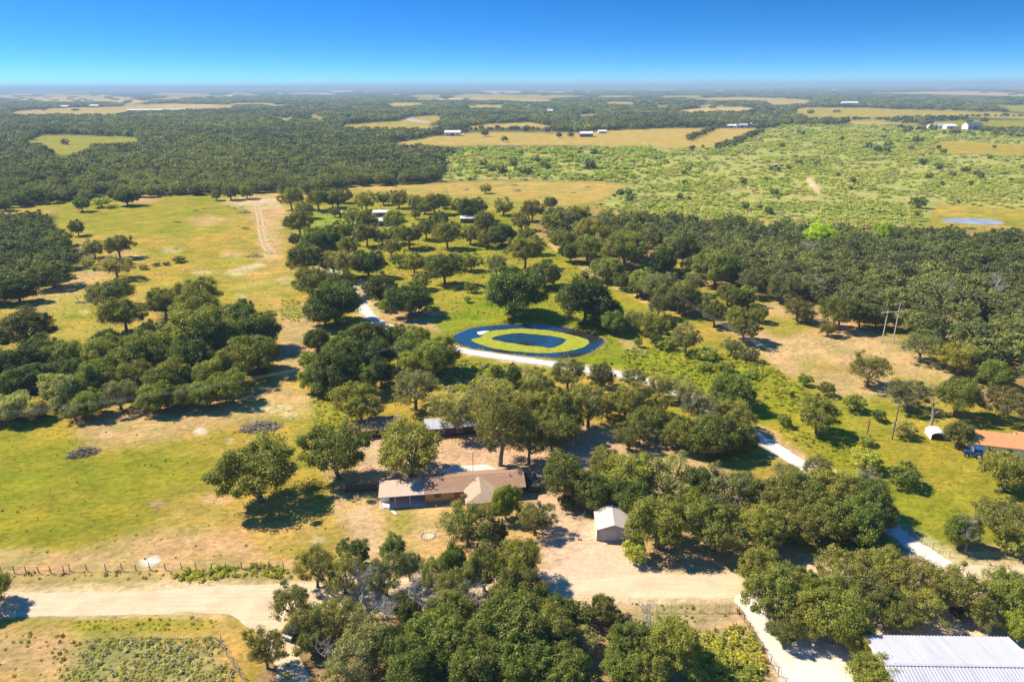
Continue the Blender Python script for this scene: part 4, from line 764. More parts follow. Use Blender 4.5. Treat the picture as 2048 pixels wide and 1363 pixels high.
for _n, k in enumerate(_ks):
    o = link('dead_tree', BARE[k % 3]); o.location = (okq[k][0]+4, okq[k][1]-4, 0); h_ = _rr.uniform(1.0, 1.35); o.scale = (h_*1.2, h_*1.2, h_); o.rotation_euler = (0, 0, k*1.0); tag(o, 'weathered leafless crown in the large right wood, %s' % (ordinal(_n, 12) if _n < 6 or _n > 9 else ORD[11-_n]+' from right'), 'tree', 'leafless crowns in the large wood at right')
print('individual fill', len(ind), 'rest', len(rest))

# --- instanced masses through geometry nodes
def joined(name, pairs, mat):
    """crown + trunk of a variant as one mesh for the woodland mass"""
    cm = pairs[0]; me = cm.copy(); me.name = name; me.materials.clear(); me.materials.append(mat); return me
def src_collection(name, meshes):
    col = bpy.data.collections.new(name)
    for i, me in enumerate(meshes):
        o = bpy.data.objects.new('%s_%02d' % (name, i), me); col.objects.link(o)
    return col
def scatter(name, pts, rot, scl, idx, coll, label, cat):
    me = bpy.data.meshes.new(name); me.vertices.add(len(pts)); me.vertices.foreach_set('co', np.asarray(pts, np.float32).ravel())
    a = me.attributes.new('rot', 'FLOAT_VECTOR', 'POINT'); a.data.foreach_set('vector', np.stack([np.zeros(len(pts)), np.zeros(len(pts)), rot], 1).astype(np.float32).ravel())
    a = me.attributes.new('scl', 'FLOAT_VECTOR', 'POINT'); a.data.foreach_set('vector', np.asarray(scl, np.float32).ravel())
    a = me.attributes.new('idx', 'INT', 'POINT'); a.data.foreach_set('value', np.asarray(idx, np.int32))
    o = link(name, me); tag(o, label, cat, kind='stuff')
    ng = bpy.data.node_groups.new(name, 'GeometryNodeTree'); ng.interface.new_socket('Geometry', in_out='INPUT', socket_type='NodeSocketGeometry'); ng.interface.new_socket('Geometry', in_out='OUTPUT', socket_type='NodeSocketGeometry')
    N = ng.nodes; gi = N.new('NodeGroupInput'); go = N.new('NodeGroupOutput'); ip = N.new('GeometryNodeInstanceOnPoints'); ci = N.new('GeometryNodeCollectionInfo')
    ci.inputs[0].default_value = coll; ci.inputs['Separate Children'].default_value = True; ci.inputs['Reset Children'].default_value = True
    def attr(nm, ty): a = N.new('GeometryNodeInputNamedAttribute'); a.data_type = ty; a.inputs['Name'].default_value = nm; return a.outputs[0]
    ng.links.new(gi.outputs[0], ip.inputs['Points']); ng.links.new(ci.outputs[0], ip.inputs['Instance']); ip.inputs['Pick Instance'].default_value = True
    ng.links.new(attr('idx', 'INT'), ip.inputs['Instance Index']); ng.links.new(attr('scl', 'FLOAT_VECTOR'), ip.inputs['Scale'])
    er = N.new('FunctionNodeEulerToRotation'); ng.links.new(attr('rot', 'FLOAT_VECTOR'), er.inputs[0]); ng.links.new(er.outputs[0], ip.inputs['Rotation'])
    ng.links.new(ip.outputs[0], go.inputs[0]); md = o.modifiers.new('scatter', 'NODES'); md.node_group = ng
    return o
far_meshes = []
for s in range(5): far_meshes.append(crown_mesh('wm%d' % s, 200+s, R0, 8.8, 30, 30, 0.85, 'dense' if s % 2 else 'oak', 0, M_wood_far)[0])
for s in range(4): far_meshes.append(crown_mesh('wf%d' % s, 300+s, R0, 8.4, 16, 16, 1.5, 'dense', 0, M_wood_far)[0])
for k in (0, 1, 2): far_meshes.append(joined('wn', VAR['oakmid'][k], M_wood_far))
for k in (0, 1): far_meshes.append(joined('wn', VAR['densemid'][k], M_wood_far))
WC = src_collection('woodland_source', far_meshes)
def polar(d0, d1, dl, dd, seed, dlmin=9, ddmin=9, smax=0.98):
    rng = np.random.default_rng(seed); out = []; d = d0
    while d < d1:
        a = max(dlmin, d*dl); b = max(ddmin, d*dd); n = int(2*smax*d/a); s = (np.arange(n)+rng.random(n)*0.9)/n*2-1
        out.append(np.stack([s*smax*d, d+(rng.random(n)-0.5)*b*1.3, np.full(n, a)], 1)); d += b
    return np.concatenate(out)
fq = polar(360, 17000, 0.0085, 0.016, 5)
pp = proj(fq[:, :2]); jit = np.stack([(fbm(fq[:, 0]/60, fq[:, 1]/60)-.5)*26*np.clip(400/fq[:, 1], .05, 1), (fbm(fq[:, 0]/60+9, fq[:, 1]/60)-.5)*8*np.clip(400/fq[:, 1], .05, 1)], 1)
pj = pp+jit; keep = (pp[:, 1] < 470) & (pp[:, 0] > -260) & (pp[:, 0] < 2300)
for poly in [MIDLAND, BRUSH, RIGHTF, F11]: keep &= ~inside(pj, poly)
topo = 9.0*F/np.maximum(fq[:, 1], 1)
pm = pj-np.stack([0*topo, topo*0.5], 1); pt = pj-np.stack([0*topo, topo*0.9], 1)
for poly in [MIDLAND, BRUSH, RIGHTF, F11]: keep &= ~(inside(pt, poly) | inside(pm, poly))
ff = np.zeros(len(pj), bool)
for c, poly in FIELDS: ff |= inside(pj, poly) | inside(pt, poly) | inside(pm, poly)
rnd = RNG.random(len(pj))
ochre_i = inside(pj, FIELDS[2][1])
keep &= (~ff) | (ochre_i & (rnd < 0.05)) | (rnd < 0.004)
thin = (fbm(fq[:, 0]/260+4, fq[:, 1]/700, 3) > 0.63) & (fq[:, 1] > 850); keep &= ~(thin & (rnd < 0.85))
keep &= ~(((pj[:, 0]-120)**2/130**2+(pj[:, 1]-372)**2/14**2 < 1) & (rnd < .6))
fq = fq[keep]; A_ = fq[:, 2]; s_far = np.maximum(RNG.uniform(8.5, 13, len(fq)), A_*1.35)/12
scl_far = np.stack([s_far, s_far, np.minimum(s_far, 1.25)*RNG.uniform(0.8, 1.2, len(fq))], 1)
idx_far = np.where(fq[:, 1] < 900, RNG.integers(0, 5, len(fq)), RNG.integers(5, 9, len(fq)))
# hedgerows in the distance
hed = []
for line, sp in ((TP('J', [(980, 292), (1200, 290), (1620, 284)]), 8), (TP('J', [(1700, 275), (1850, 272), (2150, 275)]), 10), (TP('J', [(1250, 300), (1400, 310), (1490, 312)]), 7), (TP('J', [(1320, 345), (1480, 362)]), 8), (TP('J', [(290, 458), (500, 370)]), 8), (TP('J', [(1800, 345), (1900, 368), (2150, 385)]), 8), (TP('I', [(860, 352), (1180, 350), (1330, 352)]), 9), (TP('J', [(1560, 375), (1800, 380), (2150, 405)]), 12), (TP('H', [(420, 215), (700, 200), (760, 190)]), 12), (TP('H', [(760, 247), (1100, 247)]), 40), (TP('J', [(80, 412), (240, 342)]), 12)):
    c = smooth_line([P(*p) for p in line], sp); hed.append(c+RNG.normal(size=c.shape)*np.array([2, 5]))
hed = np.concatenate(hed)
sc_scr = [(1128, 375), (930, 385)]
W_all = np.concatenate([np.concatenate([rest, np.zeros((len(rest), 1))], 1), np.stack([fq[:, 0], fq[:, 1], 0*A_], 1), np.concatenate([hed, np.zeros((len(hed), 1))], 1)])
sr = RNG.uniform(11.5, 16, len(rest))/12; sh_ = RNG.uniform(6, 12, len(hed))/12
S_all = np.concatenate([np.stack([sr, sr, sr*RNG.uniform(.72, 1.0, len(sr))], 1), scl_far, np.stack([sh_, sh_, sh_], 1)])
idx_far = np.where(fq[:, 1] < 620, RNG.integers(9, 14, len(fq)), idx_far)
I_all = np.concatenate([RNG.integers(9, 14, len(rest)), idx_far, RNG.integers(0, 5, len(hed))])
print('woodland instances', len(W_all))
scatter('woodland', W_all, RNG.uniform(0, 6.28, len(W_all)), S_all, I_all, WC, 'distant oak woodland reaching from behind the pastures to the horizon', 'woodland')

# scrub: low bright brush
scr = [crown_mesh('sc%d' % s, 400+s, 2.0, 2.6, 9, 22, 0.42, 'dense', 0, M_scrub)[0] for s in range(4)]+[crown_mesh('sd%d' % s, 420+s, 2.4, 3.4, 12, 26, 0.5, 'dense', 0, M_scrub_dark)[0] for s in range(2)]+[crown_mesh('se%d' % s, 440+s, 2.2, 3.0, 11, 22, 0.42, 'dense', 0, M_scrub_mid)[0] for s in range(2)]+[crown_mesh('sf%d' % s, 460+s, 2.2, 2.2, 9, 16, 0.36, 'dense', 0, M_scrub_grey)[0] for s in range(2)]
SCc = src_collection('scrub_source', scr)
bq = polar(300, 1500, 0.0075, 0.0085, 8, 2.6, 2.6); pb = proj(bq[:, :2]); n2 = fbm(bq[:, 0]/30, bq[:, 1]/30, 3)
m = inside(pb, BRUSH) & ~inside(pb, RIGHTF) & ~inside(pb, [(1850, 410), (1960, 412), (2200, 430), (2200, 458), (1850, 456)]) & ~inside(pb, [(1608, 356), (1622, 356), (1642, 380), (1636, 392), (1620, 380)]) & (RNG.random(len(bq)) < np.clip(0.30+(n2-.4)*3.5, .18, .95)) & (pb[:, 0] > -100) & (pb[:, 0] < 2200)
strip = inside(pb, [(620, 375), (870, 350), (900, 340), (880, 320), (940, 300), (1440, 298), (1350, 350), (1180, 361), (900, 366)]) 
bq = bq[m]; pb = pb[m]; tall = 1+0.3*((pb[:, 1] < 362) & (pb[:, 0] < 1330))
ss = RNG.uniform(0.40, 1.3, len(bq))*np.clip(bq[:, 2]/3.4, 1, 2.6)*tall
ii_ = np.where(RNG.random(len(bq)) < 0.005+0.035*(fbm(bq[:, 0]/50+7, bq[:, 1]/50, 2) > 0.6), RNG.integers(4, 6, len(bq)), RNG.integers(0, 4, len(bq)))
r_ = RNG.random(len(bq)); stp = (pb[:, 0] < 1330) & (pb[:, 1] < 360); nz = fbm(bq[:, 0]/22+3, bq[:, 1]/40, 3); nz2 = fbm(bq[:, 0]/30+13, bq[:, 1]/60, 3)
ii_ = np.where((ii_ < 4) & (r_ < np.where(stp, .40, .06)+(nz > .58)*.45), RNG.integers(6, 8, len(bq)), ii_); ii_ = np.where((ii_ < 4) & (r_ < .04+(nz2 > .6)*.5), RNG.integers(8, 10, len(bq)), ii_)
print('scrub', len(bq))
scatter('scrub', np.stack([bq[:, 0], bq[:, 1], 0*bq[:, 0]], 1), RNG.uniform(0, 6.28, len(bq)), np.stack([ss, ss, ss*np.where((ii_ == 4) | (ii_ == 5), 1.2, np.where(ii_ > 7, .5, np.where(ii_ > 5, .55, .45)))], 1), ii_, SCc, 'bright green brush covering the flat land beyond the right wood', 'scrub')

# weeds and rough grass close by
def tuft_mesh(name, seed, mat, n=26, h=0.5, r=0.5):
    rng = np.random.default_rng(seed); V = []; t = []
    for i in range(n):
        a = rng.random()*2*PI; b = rng.random()*r; x, y = math.cos(a)*b, math.sin(a)*b; w_ = 0.06+0.06*rng.random(); hh = h*(0.5+0.7*rng.random()); lx, ly = rng.normal(size=2)*0.22*h; c_, s_ = math.cos(a*3)*w_, math.sin(a*3)*w_
        V += [(x-c_, y-s_, 0), (x+c_, y+s_, 0), (x+c_*1.3+lx*.6, y+s_*1.3+ly*.6, hh*.6), (x+lx, y+ly, hh)]; t += [0.3+0.4*rng.random()]*4
    return qmesh(name, np.array(V), np.arange(4*n).reshape(n, 4), mat, tint=np.array(t))
def leafy(name, seed, mat): return crown_mesh(name, seed, 0.8, 0.8, 7, 16, 0.17, 'dense', 0, mat)[0]
WD = src_collection('weed_source', [leafy('a', 1, M_weed), tuft_mesh('b', 2, M_weed), leafy('c', 3, M_sage), tuft_mesh('d', 4, M_sage), tuft_mesh('e', 5, M_dry), leafy('f', 6, M_dry)])
def area(poly, sp, kinds, smin, smax, seed, dens=1.0):
    q = fill(poly, sp, seed); rng = np.random.default_rng(seed); n = fbm(q[:, 0]/5, q[:, 1]/5, 3); q = q[(rng.random(len(q)) < dens*np.clip(0.7+(n-.42)*3, 0.25, 1))]
    s = rng.uniform(smin, smax, len(q)); return np.concatenate([q, np.zeros((len(q), 1))], 1), np.stack([s, s, s*rng.uniform(.7, 1.2, len(q))], 1), rng.choice(kinds, len(q))
parts = [area([(180, 1275), (440, 1272), (470, 1370), (500, 1440), (60, 1440), (150, 1330)], 0.55, [3, 3, 3, 3, 2], 0.4, 0.8, 1, .9), area([(-150, 1262), (180, 1268), (160, 1330), (60, 1440), (-200, 1440)], 1.0, [4, 4, 3], 0.3, 0.8, 2, .5),
         area([(330, 1145), (430, 1135), (560, 1128), (580, 1152), (420, 1162), (340, 1165)], 0.7, [0, 1, 0, 3], 0.4, 0.9, 3), area([(-100, 1138), (330, 1140), (330, 1160), (-100, 1166)], 0.9, [4, 3, 1, 5], 0.3, 0.6, 4, .5), area([(150, 1238), (420, 1232), (450, 1258), (160, 1265)], 0.8, [0, 1, 4], 0.2, 0.5, 5, .7),
         area([(900, 722), (1100, 738), (1080, 775), (900, 785), (860, 760)], 0.9, [0, 0, 2, 5], 0.5, 1.2, 6), area([(1240, 700), (1420, 695), (1560, 745), (1640, 805), (1600, 830), (1500, 800), (1380, 775), (1250, 742)], 1.1, [0, 1, 0], 0.4, 1.1, 7, .8),
         area([(620, 790), (690, 790), (700, 850), (640, 860)], 0.8, [0, 1], 0.3, 0.8, 8, .8), area([(1360, 1255), (1500, 1250), (1570, 1420), (1380, 1420)], 0.8, [0, 0, 4], 0.4, 1.1, 9), area([(1250, 1205), (1480, 1215), (1500, 1255), (1360, 1260)], 0.9, [4, 5, 4, 0], 0.2, 0.6, 10, .5),
         area([(560, 600), (600, 600), (600, 645), (560, 640)], 1, [0, 1], 0.3, .8, 11, .6), area([(1540, 850), (1720, 885), (1760, 950), (1660, 930)], 1.0, [0, 1], 0.3, .8, 12, .6), area([(560, 1215), (1090, 1205), (1210, 1210), (1330, 1260), (1390, 1400), (560, 1430)], 1.3, [5, 4, 0, 2], 0.4, 1.0, 13, .6)]
parts += [area([(-100, 860), (440, 790), (640, 800), (670, 1110), (-150, 1140)], 1.5, [1, 4], 0.2, 0.6, 21, .18), area([(60, 600), (230, 500), (560, 420), (590, 650), (200, 690), (0, 680)], 2.4, [1, 4], 0.3, 0.8, 22, .2),
          area([(1540, 850), (1760, 880), (2100, 960), (2100, 1110), (1880, 1080), (1660, 940)], 1.3, [1, 1, 4], 0.2, 0.6, 23, .25), area([(1520, 640), (1740, 655), (2048, 800), (2048, 830), (1700, 800), (1540, 720)], 1.7, [4, 1, 4], 0.2, 0.5, 24, .25),
          area([(640, 420), (1060, 420), (1240, 610), (900, 640), (700, 600)], 2.0, [0, 1, 4], 0.3, 0.9, 25, .5)]
io_px = proj(io); q_ = fill(ISL_O, 0.9, 20); q_ = q_[inside(q_, io) & ~inside(q_, ii)]; s_ = RNG.uniform(.15, .35, len(q_)); parts.append((np.concatenate([q_, np.full((len(q_), 1), .1)], 1), np.stack([s_]*3, 1), RNG.choice([1, 1, 1], len(q_))))
dl_ = smooth_line([P(*p) for p in DRIVE]); ring = np.concatenate([pond_pts+RNG.normal(size=pond_pts.shape)*0.5+(pond_pts-pond_pts.mean(0))*k for k in (0.02, 0.04, 0.07, 0.10)]); ring = ring[np.array([((dl_-r_)**2).sum(1).min() > 3.2**2 for r_ in ring])]; s_ = RNG.uniform(.3, .7, len(ring)); parts.append((np.concatenate([ring, np.zeros((len(ring), 1))], 1), np.stack([s_]*3, 1), RNG.choice([1, 1], len(ring))))
wp = np.concatenate([p[0] for p in parts]); ws = np.concatenate([p[1] for p in parts]); wi = np.concatenate([p[2] for p in parts]); print('weeds', len(wp))
scatter('weeds', wp, RNG.uniform(0, 6.28, len(wp)), ws, wi, WD, 'tall weeds and rough grass on verges, pond banks and unmown patches', 'weeds')

# ================================================================== BUILDINGS
M = dict(
    shingle=plain('brown_shingles', (0.40, 0.235, 0.14), 0.9, 0.35, 1.2, bump=0.3, bscale=6, streak=(0.4, 2.5, 1)), tanroof=plain('tan_roof', (0.64, 0.46, 0.34), 0.8, 0.18, 0.7), wingroof=plain('wing_shingles', (0.50, 0.36, 0.24), 0.9, 0.2, 1.3, bump=0.3, bscale=6),
    wood=plain('tan_siding', (0.62, 0.36, 0.15), 0.8, 0.25, 1.5, streak=(4, 1, 0.3)), dk_shaded_wood=plain('dark_wood', (0.09, 0.06, 0.045), 0.85, 0.3, 2), door=plain('red_brown_door', (0.32, 0.09, 0.04), 0.6, 0.2, 2), trim=plain('white_trim', (0.78, 0.72, 0.65), 0.7, 0.08),  # dark wood; its tone also stands in for shade on some walls
    conc=plain('concrete', (0.66, 0.60, 0.54), 0.9, 0.15, 1.0), white=plain('white_paint', (0.80, 0.77, 0.72), 0.7, 0.12, 1.0), grey=plain('shade_grey_siding', (0.32, 0.33, 0.38), 0.8, 0.12, 1.0), pinkroof=plain('pale_pink_roof', (0.60, 0.50, 0.45), 0.6, 0.12, 0.8),  # garage wall grey has the shade of the front mixed in
    doorg=plain('grey_door', (0.38, 0.39, 0.44), 0.6, 0.08), red=plain('rusty_red_roof', (0.50, 0.24, 0.18), 0.8, 0.4, 0.9), metal=plain('white_metal_roof', (0.52, 0.52, 0.56), 0.4, 0.22, 0.5, streak=(1.5, 0.15, 1)), cream=plain('cream_wall', (0.80, 0.74, 0.58), 0.7, 0.12, 0.7), terra=plain('terracotta_roof', (0.70, 0.31, 0.12), 0.8, 0.15, 0.8),
    blue=plain('blue_paint', (0.02, 0.10, 0.35), 0.35, 0.1), redp=plain('red_paint', (0.45, 0.05, 0.03), 0.4, 0.1), black=plain('black_rubber', (0.02, 0.02, 0.02), 0.8, 0.1), glass=plain('dark_glass', (0.03, 0.035, 0.04), 0.08, 0.05), dark=plain('charcoal_paint', (0.05, 0.06, 0.06), 0.25, 0.05), pole=plain('weathered_pole', (0.20, 0.15, 0.12), 0.9, 0.3, 3),
    polew=plain('pale_crossarm', (0.62, 0.58, 0.52), 0.8, 0.1), wire=plain('power_wire', (0.30, 0.30, 0.30), 0.5, 0.05), steel=plain('galvanised_steel', (0.50, 0.50, 0.50), 0.4, 0.1, metal=0.6), post=plain('fence_post', (0.20, 0.13, 0.10), 0.9, 0.3), greyroof=plain('dark_far_roof', (0.10, 0.11, 0.13), 0.6, 0.1))
def frame_at(pa, pb, name, label, cat, z=0.0):
    a = Pz(pa[0], pa[1], z); b = Pz(pb[0], pb[1], z); d = b-a; e = empty(name, (a.x, a.y, 0), math.atan2(d.y, d.x), label, cat); return e, d.length
def gable(mb_roof, x0, x1, y0, y1, ze, zr, th=0.12, ridge='x'):
    if ridge == 'x':
        ym = (y0+y1)/2; mb_roof.slab([(x0, y0, ze), (x1, y0, ze), (x1, ym, zr), (x0, ym, zr)], th); mb_roof.slab([(x0, ym+.002, zr), (x1, ym+.002, zr), (x1, y1, ze), (x0, y1, ze)], th)
    else:
        xm = (x0+x1)/2; mb_roof.slab([(x0, y1, ze), (x0, y0, ze), (xm, y0, zr), (xm, y1, zr)], th); mb_roof.slab([(xm+.002, y1, zr), (xm+.002, y0, zr), (x1, y0, ze), (x1, y1, ze)], th)
def window(par, x, y, z, w_, h, mat=None):
    f = MB().box(x-w_/2-.08, x+w_/2+.08, y-.06, y, z-.08, z+h+.08).build('window', M['trim'], par); MB().box(x-w_/2, x+w_/2, y-.075, y-.055, z, z+h).build('pane', M['glass'], f)
# ranch house
hs_, Lh = frame_at((762, 1012), (1048, 990), 'ranch_house', 'long brown roofed ranch house with carport and front wing', 'house')
print('house length', Lh)
XM = Lh*0.305; YD = 6.3
MB().box(XM, Lh-0.3, 0.0, YD-.6, 0, 2.45).add([(Lh-.32, 0, 2.45), (Lh-.32, YD-.6, 2.45), (Lh-.32, YD/2-.35, 3.6)], [(0, 1, 2)]).build('wall', M['wood'], hs_)
bt = MB()
for i in range(int((Lh-XM)/0.4)): bt.box(XM+.1+i*.4, XM+.14+i*.4, -.03, -.001, 0.1, 2.4)
o = bt.build('siding_batten', M['wood'], hs_); o['kind'] = 'stuff'
rf = MB(); gable(rf, XM-.1, Lh+0.3, -0.7, YD, 2.5, 3.75); rfo = rf.build('roof', M['shingle'], hs_)
fa = MB().box(XM-.1, Lh+.3, -.76, -.702, 2.34, 2.52).build('fascia', M['trim'], hs_)
cpr = MB().slab([(-0.3, -0.7, 2.46), (XM-.12, -0.7, 2.46), (XM-.12, 4.8, 2.7), (-0.3, 4.8, 2.7)], .12)
cpo = cpr.build('carport_roof', M['tanroof'], hs_)
rb = MB()
for i in range(int(XM/0.6)): rb.box(-.1+i*.6, -.05+i*.6, -0.68, 5.85, 2.6, 2.79)
MB().box(0.2, XM-.01, 4.5, 4.62, 0, 2.4).build('carport_back_wall', M['cream'], hs_); MB().box(-.3, XM, -0.76, -.702, 2.3, 2.48).build('fascia', M['trim'], hs_)
MB().box(-.2, XM, -.9, 4.45, 0.0, 0.10).build('carport_slab', M['conc'], hs_)
for x in (0.1, XM*.33, XM*.66): MB().box(x-.06, x+.06, -.4, -.28, .1, 2.35).build('post', M['trim'], hs_)
MB().box(.0, 1.6, 1.2, 4.4, .1, 1.9).build('storage_box', M['white'], hs_)
xd = XM+5.6; d_ = MB().box(xd, xd+2.2, -.09, -.035, .05, 2.2).build('door', M['door'], hs_); MB().box(xd+.95, xd+1.0, -.12, -.09, 1.0, 1.1).build('handle', M['steel'], d_)
window(hs_, XM+2.4, -.03, 1.0, 1.4, 1.0); window(hs_, Lh-2.2, -.03, 1.0, 1.2, 1.0)
w0, w1 = Lh*0.575, Lh*0.80; wm = (w0+w1)/2; yf = -5.2
MB().box(w0+.5, w1-.5, yf+.5, -.04, 0, 2.4).build('wing_wall', M['wood'], hs_)
wr = MB(); zr = 3.65; ze = 2.5
wr.slab([(w0, -.5, ze+.08), (w0, yf, ze), (wm, yf+1.8, zr), (wm, 2.4, zr)], .1); wr.slab([(wm+.003, 3.2, zr), (wm+.003, yf+1.8, zr), (w1, yf, ze), (w1, -.5, ze+.08)], .1); wr.slab([(w0, yf-.003, ze), (w1, yf-.003, ze), (wm, yf+1.795, zr)], .1)
wr.build('wing_roof', M['wingroof'], hs_)
for vx, vy in ((XM+3.2, 2.2), (XM+9.5, 1.4), (Lh-2.6, 2.0)): MB().tube([(vx, vy, 2.9), (vx, vy, 3.95)], .12, 8).build('vent', M['steel'], hs_)
MB().box(XM-1.2, XM-.1, 4.9, 5.9, 0, 3.6).build('chimney', M['wood'], hs_)
MB().tube([(Lh*.66, YD+1.0, 0), (Lh*.66, YD+1.0, 6.2)], .05).build('antenna_mast', M['dark'], hs_)
lt, L_ = frame_at((1057, 986), (1082, 983), 'lean_to_shed', 'low dark lean-to shed at the right end of the ranch house', 'shed')
MB().box(0.1, 2.4, 0, 4.5, 0, 1.5).build('wall', M['dk_shaded_wood'], lt); MB().slab([(-.1, -.2, 1.9), (2.6, -.2, 1.3), (2.6, 4.8, 1.3), (-.1, 4.8, 1.9)], .08).build('roof', M['dark'], lt)
fn, L_ = frame_at((690, 984), (756, 982), 'wood_fence', 'shade-dark board fence left of the ranch house carport', 'fence')
for i in range(int(L_/0.3)): MB().box(i*.3, i*.3+.28, 0, .03, 0, 1.7+.03*random.random()).build('board', M['dk_shaded_wood'], fn)  # shade along the fence is put into the dark board colour
MB().box(0, L_, .032, .08, 1.2, 1.3).build('rail', M['dk_shaded_wood'], fn)
sheet('patio', [P(*p) for p in ((872, 948), (905, 932), (972, 928), (1000, 940), (1000, 952), (872, 960))], .03, M['conc'], 'pale concrete patio behind the ranch house', 'patio')
pl, _ = frame_at((776, 1017), (791, 1030), 'plank', 'pale white plank lying on the sand before the carport', 'plank'); MB().box(0, 2.6, 0, .28, 0.02, .1).build('board', M['white'], pl); MB().box(0.2, 2.5, .36, .55, 0.02, .08).build('board', M['white'], pl)
fr = empty('stone_ring', P(855, 1071), 0, 'pale ring of stones on the sand in the yard', 'stone ring')
sm = bmesh.new(); bmesh.ops.create_icosphere(sm, subdivisions=1, radius=.22); sme = bpy.data.meshes.new('stone'); sm.to_mesh(sme); sme.materials.append(M['conc'])
for i in range(16): a = i/16*2*PI; o = link('stone', sme, fr); o.location = (math.cos(a)*1.3, math.sin(a)*1.1, .08); o.scale = (1, .8, random.uniform(.6, 1))
# garage
ga, Lg = frame_at((1193, 1081), (1261, 1083), 'garage', 'small pale garage with grey roll door facing the road', 'garage')
print('garage w', Lg)
D_ = 5.6
g = MB().box(0, Lg, 0, D_, 0, 2.35).add([(0, .0, 2.35), (Lg, 0, 2.35), (Lg/2, 0, 3.45), (0, D_, 2.35), (Lg, D_, 2.35), (Lg/2, D_, 3.45)], [(0, 1, 2), (4, 3, 5)]); g.build('wall', M['grey'], ga)
MB().box(-.03, -.001, 0.01, D_-.01, 0, 2.34).build('sunlit_side_paint', M['white'], ga)  # pale layer paints the sunlit left wall; the grey walls hold painted shade
rf = MB(); gable(rf, -.25, Lg+.25, -.3, D_+.3, 2.4, 3.62, .1, 'y'); rf.build('roof', M['pinkroof'], ga)
dr = MB().box(Lg*.12, Lg*.58, -.05, -.005, 0, 2.1).build('door', M['doorg'], ga)
for k in range(5): MB().box(Lg*.13, Lg*.57, -.065, -.05, .06+k*.41, .42+k*.41).build('door_panel', M['doorg'], dr)
MB().box(Lg*.10, Lg*.60, -.03, -.002, 2.11, 2.2).build('lintel', M['trim'], ga)
# rusty roofed shed and white trailer behind the house
rs, L_ = frame_at((735, 876), (804, 867), 'rusty_shed', 'low shed with rusty red roof half buried in trees', 'shed')
MB().box(0, L_, 0, 4.2, 0, 2.0).build('wall', M['dk_shaded_wood'], rs); MB().slab([(-4.0, -.3, 1.9), (L_+.2, -.3, 2.1), (L_+.2, 5, 2.5), (-4.0, 5, 2.3)], .08).build('roof', M['red'], rs)
MB().box(-.3, 0.0, -.35, -.1, 0, 2.1).build('door_panel', M['metal'], rs); MB().box(-3.9, -3.7, 0, .2, 0, 1.85).build('post', M['dk_shaded_wood'], rs)
tr, L_ = frame_at((852, 875), (955, 867), 'white_roof_shed', 'long white metal roofed shed behind the ranch house under a grey green oak', 'shed')
MB().box(0, L_, 0, 4.0, 0, 2.2).build('wall', M['dk_shaded_wood'], tr); MB().slab([(-.2, -.4, 2.25), (L_+.2, -.4, 2.25), (L_+.2, 4.4, 2.6), (-.2, 4.4, 2.6)], .08).build('roof', M['metal'], tr)  # wall colour is dark to carry the shade under the roof side
window(tr, L_*.3, -.01, .9, 1.2, .8); window(tr, L_*.65, -.01, .9, 1.2, .8)
# right neighbour
nh = empty('orange_roof_house', P(1946, 908), -0.28, 'white walled house with orange tiled roof at the right edge', 'house')
MB().box(0, 9.5, 0, 6.4, 0, 2.7).add([(0, 0, 2.7), (0, 6.4, 2.7), (0, 3.2, 4.0)], [(0, 2, 1)]).build('wall', M['white'], nh); rf = MB(); gable(rf, -.4, 9.9, -.5, 6.9, 2.72, 4.15); rf.build('roof', M['terra'], nh)
window(nh, 3, -.01, 1, 1.2, 1.1); window(nh, 6.5, -.01, 1, 1.2, 1.1)
nx = empty('orange_roof_annex', P(2040, 903), -0.28, 'low annex with orange roof right of the orange roofed house', 'house'); MB().box(0, 8, 0, 5, 0, 2.4).build('wall', M['white'], nx); rf = MB(); gable(rf, -.3, 8.3, -.3, 5.3, 2.42, 3.3); rf.build('roof', M['terra'], nx)
cs = empty('round_top_shed', P(1862, 879), -0.15, 'small white round topped carport shed near the dead trunk', 'shed')
cs.scale = (.85, .85, .85)
arc = [(2.0*math.cos(a)*0.9+1.8, 1.35+0.75*math.sin(a)) for a in np.linspace(PI, 0, 9)]
mb = MB(); pts = [(0.0, 0)]+arc+[(3.6, 0)]
for (xa, za), (xb, zb) in zip(pts[:-1], pts[1:]):
    nx_, nz = (za-zb), (xb-xa); ln = math.hypot(nx_, nz)+1e-6; ox, oz = nx_/ln*.06, nz/ln*.06
    mb.add([(xa, 0, za), (xb, 0, zb), (xb, 4, zb), (xa, 4, za), (xa+ox, 0, za+oz), (xb+ox, 0, zb+oz), (xb+ox, 4, zb+oz), (xa+ox, 4, za+oz)], [(0, 1, 2, 3), (7, 6, 5, 4), (0, 4, 5, 1), (1, 5, 6, 2), (2, 6, 7, 3), (3, 7, 4, 0)])
mb.build('shell', M['white'], cs); MB().box(0.1, 3.5, 3.9, 3.96, 0, 1.9).build('back_wall', M['white'], cs)
def wheel_mesh(r, w_): 
    mb = MB(); mb.tube([(0, -w_/2, 0), (0, w_/2, 0)], r, 16); return mb
